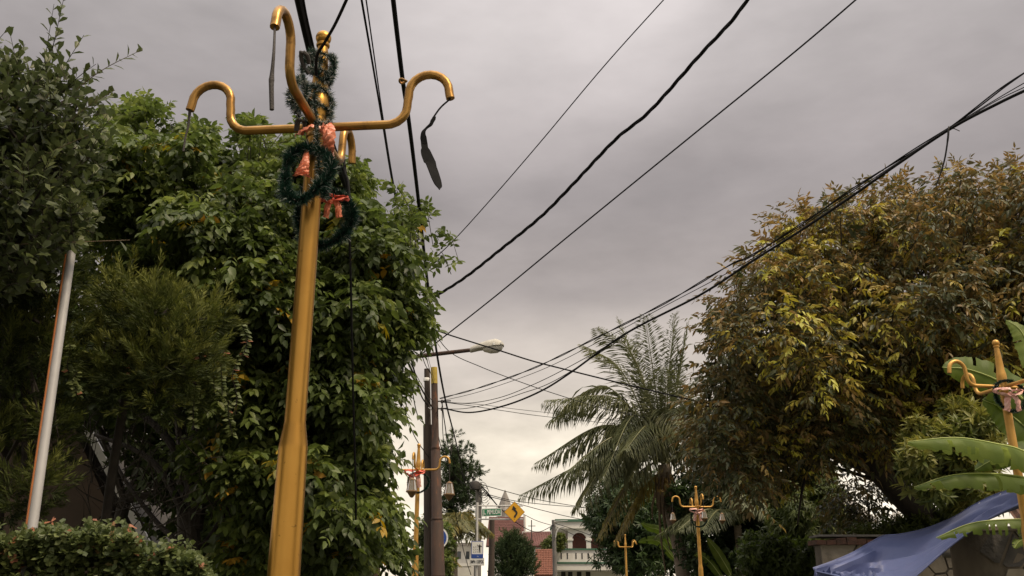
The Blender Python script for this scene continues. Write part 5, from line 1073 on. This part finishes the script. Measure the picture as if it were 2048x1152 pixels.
def small_palm(label, px, Y, cy, spread, n, tint, ll):
    base = gbase(px, Y); t = tree('small_palm', label, 'palm', base); c = at(px, cy, Y); MB().tube(spline([Vector(base), (Vector(base) + c)/2 + Vector((.06, 0, 0)), c], 8), .13, 10).build('trunk', M['palmbark'], t)
    for i in range(n):
        a = 2*math.pi*i*.382 + .4; e = R.uniform(.25, 1.25); d = Vector((math.cos(a)*math.cos(e), math.sin(a)*math.cos(e), math.sin(e))); mid = c + d*spread*.6; tip = mid + Vector((d.x, d.y, d.z*.2 - .55))*spread*.62
        frond(t, c, mid, tip, 60, ll, .6, tint + R.uniform(-.1, .12), .04, vdroop=.7)
    return t
small_palm('small yellow green palm between the utility poles and the sign post', 908, 41, 1075, 1.75, 22, .74, .62)
small_palm('dusky feather palm behind the lamp post with bell lanterns', 1475, 31.6, 1050, 2.3, 16, .38, .9)
t = thing('dead_frond', 'yellowed palm frond hooked over at the foot of the small palm', 'palm frond', at(885, 1140, 39)); frond(t, at(893, 1150, 39), at(900, 1116, 39), at(922, 1132, 39), 30, .35, .6, .95, .05)

# --- banana plants
BAN = leafmat('banana_leaf', [(0, (.06, .09, .016)), (.5, (.1, .145, .024)), (1, (.18, .225, .045))], back=[(0, (.15, .19, .05)), (1, (.25, .3, .085))], rough=.5, transl=.4)
def banana_leaf(parent, pts, width, tint=.5, side=(0, 0, 1), fold=.35, tear=.12, seed=1, n=44, label=None):
    """pts: midrib points; side: the direction of one half of the blade. Torn into strips at the edge."""
    rr = random.Random(seed); q = spline(pts, max(4, n//(len(pts)-1))); L = len(q); lf = MB(); V = []; Fq = []; tn = []
    sd = Vector(side).normalized(); torn = [rr.random() < tear for _ in range(L)]
    for i in range(L):
        t = i/(L-1); w = width*max(.02, (math.sin(math.pi*min(1, .06 + .94*t**.85)))**.55)*(1 + .05*rr.uniform(-1, 1)); tg = (q[min(L-1, i+1)] - q[max(0, i-1)]).normalized(); s = (sd - tg*sd.dot(tg)).normalized(); nn = tg.cross(s)
        for g_ in (-1, 1):
            for u in (0, .35, .7, 1):
                wav = .05*width*math.sin(i*1.7 + 2*g_)*u + .03*width*math.sin(.6*i + g_)
                V.append(q[i] + s*(g_*w*u*math.cos(fold*u)) + nn*(w*u*math.sin(fold*u) + wav*u))
    me_f = []
    for i in range(L-1):
        for g_ in range(2):
            for k in range(3):
                if torn[i] and k >= (1 if rr.random() < .5 else 2): continue
                a = i*8 + g_*4 + k; f = (a, a+1, a+9, a+8); me_f.append(f if g_ else f[::-1])
    lf.v = [tuple(v) for v in V]; lf.f = me_f; o = lf.build('leaf', BAN, parent); at_ = o.data.attributes.new('tint', 'FLOAT', 'POINT'); at_.data.foreach_set('value', [min(1, max(0, tint + .12*math.sin(i*.9 + seed))) for i in range(L) for _ in range(8)])
    mr_ = MB(); off = -(q[L//2] - q[L//2-1]).normalized().cross(sd)*.006; mr_.tube([p + off for p in q], list(np.linspace(width*.07, width*.012, L)), 6)
    m2 = mr_.build('midrib', M['midrib'], o); return o
bp = thing('banana_plant', 'banana plant with big torn leaves at the right edge over the blue tarp', 'banana plant', (X(2150, 11.2), 11.2, 0)); st = at(2140, 900, 11.2)
MB().tube([Vector((X(2150, 11.2), 11.2, 0)), (Vector((X(2150, 11.2), 11.2, 0)) + st)/2, st], [.16, .13, .09], 14).build('stem', M['ctrunk'], bp)
banana_leaf(bp, [at(2140, 960, 11.2), at(2050, 905, 11.0), at(1990, 888, 10.8), at(1910, 876, 10.6), at(1815, 884, 10.4)], .27, .62, (.1, 1, .12), 1.0, .2, 2)
banana_leaf(bp, [at(2150, 985, 11.2), at(2060, 958, 11.0), at(1980, 948, 10.8), at(1900, 952, 10.7), at(1828, 975, 10.6)], .22, .4, (.1, 1, .1), 1.0, .22, 3)
banana_leaf(bp, [at(2150, 930, 11.8), at(2075, 830, 12.1), at(2010, 770, 12.2), at(1940, 740, 12.2), at(1885, 735, 12.2)], .30, .5, (.4, .1, 1), .3, .1, 4)
banana_leaf(bp, [at(2140, 900, 12), at(2090, 780, 12.3), at(2060, 700, 12.5), at(2040, 660, 12.6), at(2012, 640, 12.7)], .17, .8, (1, 0, .35), .3, .03, 5)
banana_leaf(bp, [at(2150, 960, 11.9), at(2090, 890, 12.1), at(2040, 845, 12.2), at(2000, 815, 12.3), at(1965, 800, 12.3)], .26, .42, (.5, .2, 1), .25, .08, 6)
banana_leaf(bp, [at(2150, 940, 11.6), at(2080, 900, 11.7), at(2030, 905, 11.7), at(1985, 920, 11.6), at(1950, 940, 11.6)], .17, .32, (.1, .3, 1), .5, .1, 7)
bp2 = thing('banana_plant', 'banana plant whose torn leaf droops across the tarp and the stone pillar', 'banana plant', (X(2190, 12.2), 12.2, 0)); st = at(2170, 1040, 12.2)
MB().tube([Vector((X(2190, 12.2), 12.2, 0)), st], [.15, .1], 14).build('stem', M['ctrunk'], bp2)
banana_leaf(bp2, [at(2170, 1060, 12.2), at(2080, 1042, 12.0), at(2010, 1040, 11.9), at(1940, 1048, 11.8), at(1872, 1076, 11.7)], .2, .45, (0, 1, .35), .9, .5, 8)
banana_leaf(bp2, [at(2170, 1090, 12.2), at(2110, 1070, 12.1), at(2070, 1072, 12.0), at(2040, 1082, 11.9), at(2028, 1096, 11.8)], .1, .6, (0, .5, .9), .5, .3, 9)
for k_, (bxp, Y, lst, lab) in enumerate([(1440, 31.2, [([(1462, 1150), (1448, 1125), (1432, 1100), (1414, 1076)], .2, .6), ([(1450, 1165), (1425, 1130), (1405, 1112), (1388, 1110)], .16, .2)], 'banana plant with an upright bright leaf beside the far lamp post'),
                          (1320, 37, [([(1350, 1100), (1320, 1062), (1300, 1055), (1282, 1046)], .17, .35), ([(1350, 1120), (1320, 1085), (1298, 1080), (1276, 1084)], .17, .3)], 'shaded banana plant behind the coconut trunk'),
                          (1590, 21.2, [([(1590, 1165), (1600, 1110), (1570, 1090), (1535, 1095)], .24, .3), ([(1590, 1165), (1610, 1100), (1640, 1090), (1660, 1092)], .22, .4), ([(1592, 1165), (1570, 1120), (1545, 1120), (1520, 1140)], .24, .35)], 'low banana plant next to the end of the stone wall')]):
    b_ = (X(bxp, Y), Y, 0); t = thing('banana_plant', lab, 'banana plant', b_); MB().tube([b_, at(bxp, 1150, Y)], [.15, .1], 10).build('stem', M['ctrunk'], t)
    for j, (pp_, w_, ti) in enumerate(lst): banana_leaf(t, [at(x, y, Y - .15*i) for i, (x, y) in enumerate(pp_)], w_, ti, (1, .3, .6), .3, .1, 20 + 5*k_ + j, 24)
# ------------------------------------------------------------------ overhead cables
def cable(label, pts, Y0, Y1, r, n=10, seg=6, m=None, twist=0, mult=1, group=None, name='overhead_cable'):
    """Cable seen along pts: distance runs evenly in 1/Y between the ends, as on a straight run."""
    s = [0]
    for a, b in zip(pts, pts[1:]): s.append(s[-1] + math.hypot(b[0] - a[0], b[1] - a[1]))
    c = spline([at(x, y, 1/((1/Y0)*(1 - k/s[-1]) + (1/Y1)*k/s[-1])) for (x, y), k in zip(pts, s)], n); b = MB()
    if mult == 1: b.tube(c, r, seg)
    else:
        c2 = [c[0]]
        for a, d in zip(c, c[1:]):
            for i in range(1, 7): c2.append(a.lerp(d, i/6))
        L = 0
        for w in range(mult):
            q = []; L = 0
            for i, p in enumerate(c2):
                if i: L += (p - c2[i-1]).length
                tg = (c2[min(len(c2)-1, i+1)] - c2[max(0, i-1)]).normalized(); u = tg.cross(Vector((0, 0, 1))).normalized(); v = u.cross(tg); a = L/twist*2*math.pi + w*2*math.pi/mult
                q.append(p + u*(math.cos(a)*r*1.15) + v*(math.sin(a)*r*1.15))
            b.tube(q, r, 5)
    return solo(b, name, m or M['black'], label, 'cable', group)
HY = 26.4
cable('thickest black cable, crossing right in front of the close lamp post top', [(588, -40), (598, 8), (618, 95), (637, 170), (655, 260), (676, 330), (706, 420), (740, 540), (790, 668), (836, 765), (866, 818)], 4.15, HY, .021, m=M['black'])
cable('second cable strapped alongside the thick one by the close lamp post', [(600, -40), (612, 30), (630, 110), (648, 200), (664, 275), (690, 352), (714, 440), (746, 545), (790, 660), (838, 760), (867, 806)], 4.25, HY, .008)
cable('black cable rising steeply from the close lamp post to the top of the picture', [(702, -20), (672, 45), (650, 84), (634, 112), (632, 150)], 3.9, 4.5, .0085)
cable('thin cable pair strand running down left of the thick ringed cable', [(718, -30), (743, 115), (765, 245), (782, 350), (800, 445), (822, 570), (846, 690), (868, 770)], 5.5, HY, .0085)
cable('thinner strand beside the long thin cable down to the utility poles', [(728, -30), (748, 110), (764, 222), (786, 360), (806, 460), (828, 580), (850, 690), (869, 762)], 5.5, HY, .0055)
cable('thick black cable with a brass ring running from overhead down past the street sign', [(783, -30), (795, 75), (806, 165), (818, 245), (835, 385), (852, 540), (865, 645), (878, 733), (893, 810), (913, 889), (931, 969), (945, 1012)], 5.0, 46, .0165, n=12)
c = at(806, 162, 5.55); solo(MB().tube([c + Vector((.024*math.cos(a), .024*math.sin(a), .006*math.sin(a*2))) for a in [i*.45 for i in range(15)]], .008, 8), 'cable_ring', M['goldarm'], 'brass coloured ring clamped round the thick black cable', 'ring')
cable('thin cable crossing the sky highest from the bright tree to the top edge', [(1345, -20), (1210, 130), (1080, 285), (985, 395), (900, 488), (835, 545)], 14, 20, .011)
cable('twisted bundle of cables swooping from the top edge to the bright tree', [(1512, -25), (1465, 40), (1400, 110), (1300, 222), (1230, 280), (1140, 375), (1080, 435), (1000, 500), (930, 555), (870, 593), (840, 610)], 12, 20, .016, mult=3, twist=1.1)
cable('straight cable under the twisted bundle from the top edge to the street light arm', [(1740, -25), (1600, 95), (1400, 258), (1250, 380), (1130, 478), (1000, 585), (890, 672), (838, 712)], 12, 19.2, .0135)
cable('long sagging thick cable from the right edge to the utility pole', [(2085, 165), (2000, 205), (1900, 258), (1800, 325), (1700, 395), (1600, 462), (1500, 525), (1400, 590), (1250, 668), (1140, 746), (1080, 783), (1010, 811), (940, 825), (888, 817)], 11, 26, .0215, n=12)
cable('twisted cable pair just above the long sagging cable', [(2085, 122), (2010, 172), (1950, 218), (1899, 255), (1800, 318), (1700, 382), (1600, 450), (1500, 513), (1460, 530), (1330, 606), (1200, 672), (1070, 735), (960, 775), (880, 797)], 11, 26, .0105, mult=2, twist=2.4, n=8)
cable('thin strand joining the cable knot from the right edge', [(2085, 145), (1990, 200), (1899, 257), (1700, 388), (1500, 520), (1330, 612), (1200, 682), (1080, 741), (960, 783), (882, 802)], 11.1, 26, .007)
cable('thin strand just above the thick sagging cable at the right edge', [(2085, 158), (1990, 203), (1899, 259), (1850, 290)], 11, 12.4, .0065)
cable('thin slack cable between the sagging cable and the pole insulator', [(1250, 672), (1130, 738), (1060, 772), (1000, 795), (940, 806), (886, 804)], 20, 26, .009)
cable('second thin slack cable just below the first near the pole insulator', [(1240, 680), (1110, 761), (1040, 788), (985, 806), (930, 817), (886, 818)], 20, 26, .009)
kp = at(1897, 259, 12.05); t = thing('cable_tie', 'black tie knotted round the cable bundle with a long tail hanging down', 'cable tie', kp)
MB().tube(ringpts(kp, .03, .045, (.3, 1, 0), (.2, 0, 1), 16), .009, 6).build('knot', M['dull'], t); MB().tube(spline([kp, at(1896, 275, 12), at(1891, 310, 12), at(1884, 338, 12), at(1872, 372, 12)], 6), [.016]*8 + [.013]*9 + [.010]*8, 6).build('tail', M['black'], t); MB().tube([kp, at(1908, 257, 12), at(1919, 262, 11.9)], .007, 5).build('loose_end', M['dull'], t)
cable('thick cable dipping past the street light and across the palm to the bronze tree', [(830, 655), (868, 660), (905, 672), (950, 686), (1005, 703), (1065, 722), (1139, 741), (1240, 766), (1307, 782), (1374, 798), (1500, 825), (1600, 850)], 18.6, 17, .0155)
cable('thin crossing cable behind the street light arm', [(862, 655), (900, 704), (960, 733), (1030, 760), (1102, 785), (1200, 815), (1290, 835)], 24, 31, .011)
cable('upper of two thin far cables from the pole insulator behind the palm', [(886, 804), (950, 813), (1010, 822), (1090, 833), (1250, 850)], 26, 40, .010)
cable('lower of two thin far cables from the pole insulator behind the palm', [(886, 805), (960, 809), (1030, 818), (1120, 828), (1250, 842)], 26, 42, .008)
cable('black cable hanging from behind the close lamp post straight down through the leaves', [(690, 330), (697, 420), (701, 540), (704, 680), (707, 820), (711, 960), (712, 1092)], 5.3, 7.0, .0075)
cable('black lead hanging from the rear hook of the close lamp post', [(688, 318), (690, 345), (696, 362), (699, 400)], 5.32, 5.25, .009)
cable('dark service cable sagging down the right side of the brown pole pair', [(876, 815), (874, 850), (881, 890), (893, 925), (900, 960), (907, 1008), (918, 1060), (930, 1112), (942, 1150)], 26, 34, .012)
cable('thin dark cable from the pole insulator down to the concrete pole', [(884, 806), (890, 850), (900, 905), (925, 950), (952, 985)], 26, 46.5, .016)
cable('dark cable looping at the concrete pole top', [(884, 812), (887, 880), (897, 925), (918, 960), (950, 978)], 26, 46.5, .012)
for i, (pts, lab) in enumerate([([(960, 968), (1020, 985), (1080, 1000), (1150, 1012), (1260, 1030)], 'topmost thin cable from the concrete pole to the mango tree'), ([(962, 985), (1020, 1000), (1080, 1008), (1150, 1014), (1240, 1022)], 'middle thin cable from the concrete pole to the mango tree'), ([(966, 990), (1030, 1006), (1090, 1022), (1150, 1036), (1230, 1050)], 'lowest thin cable from the concrete pole to the mango tree')]): cable(lab, pts, 46.5, 58, .018)
cable('cable dropping from the concrete pole behind the diamond sign to the pale pole', [(962, 975), (985, 1000), (1010, 1025), (1040, 1050), (1075, 1064), (1108, 1050)], 46.5, 62, .022)
cable('cable from the concrete pole top through the street sign bars', [(962, 972), (975, 985), (988, 1003), (1003, 1020)], 46.5, 46.8, .03)
cable('thin far cable rising from the pale pole to the white house roof', [(1108, 1046), (1140, 1056), (1180, 1070), (1230, 1090)], 62, 68, .02)
cable('second thin far cable from the pale pole past the white house arches', [(1108, 1052), (1140, 1066), (1180, 1084), (1225, 1104)], 62, 68, .02)
cable('thin far cable from the diamond sign down to the pale pole', [(1046, 1028), (1075, 1042), (1108, 1052)], 60, 62, .018)
# tangle of spare cable at the edge of the bright tree
t = thing('cable_tangle', 'tangle of spare black cable loops at the edge of the bright tree', 'cable', at(835, 660, 19))
for i in range(7): MB().tube(ringpts(at(829 + 4*i, 657 + 3*(i % 3), 19), .06 + .02*(i % 3), .17 + .03*(i % 2), (1, .3*i - 1, 0), (.1*(i - 3), .2, 1), 22, 20*i, 20*i + 320), .009, 5).build('loop', M['black'], t)
MB().tube(spline([at(838, 655, 19), at(845, 646, 19), at(852, 648, 19)], 5), .01, 5).build('loose_end', M['black'], t)
for i, (pts, lab) in enumerate([([(826, 640), (838, 690), (850, 728), (860, 745)], 'thin drop cable from the cable tangle to the yellow topped pole'), ([(815, 690), (828, 740), (842, 790), (856, 812)], 'dark drop cable along the tree edge left of the pole pair'), ([(822, 770), (835, 830), (850, 850)], 'short thin wire between the tree edge and the rusty topped pole'), ([(812, 830), (832, 878), (858, 915)], 'low thin wire from the tree edge to the pole pair')]): cable(lab, pts, 19, 26, .012 if i != 1 else .02)
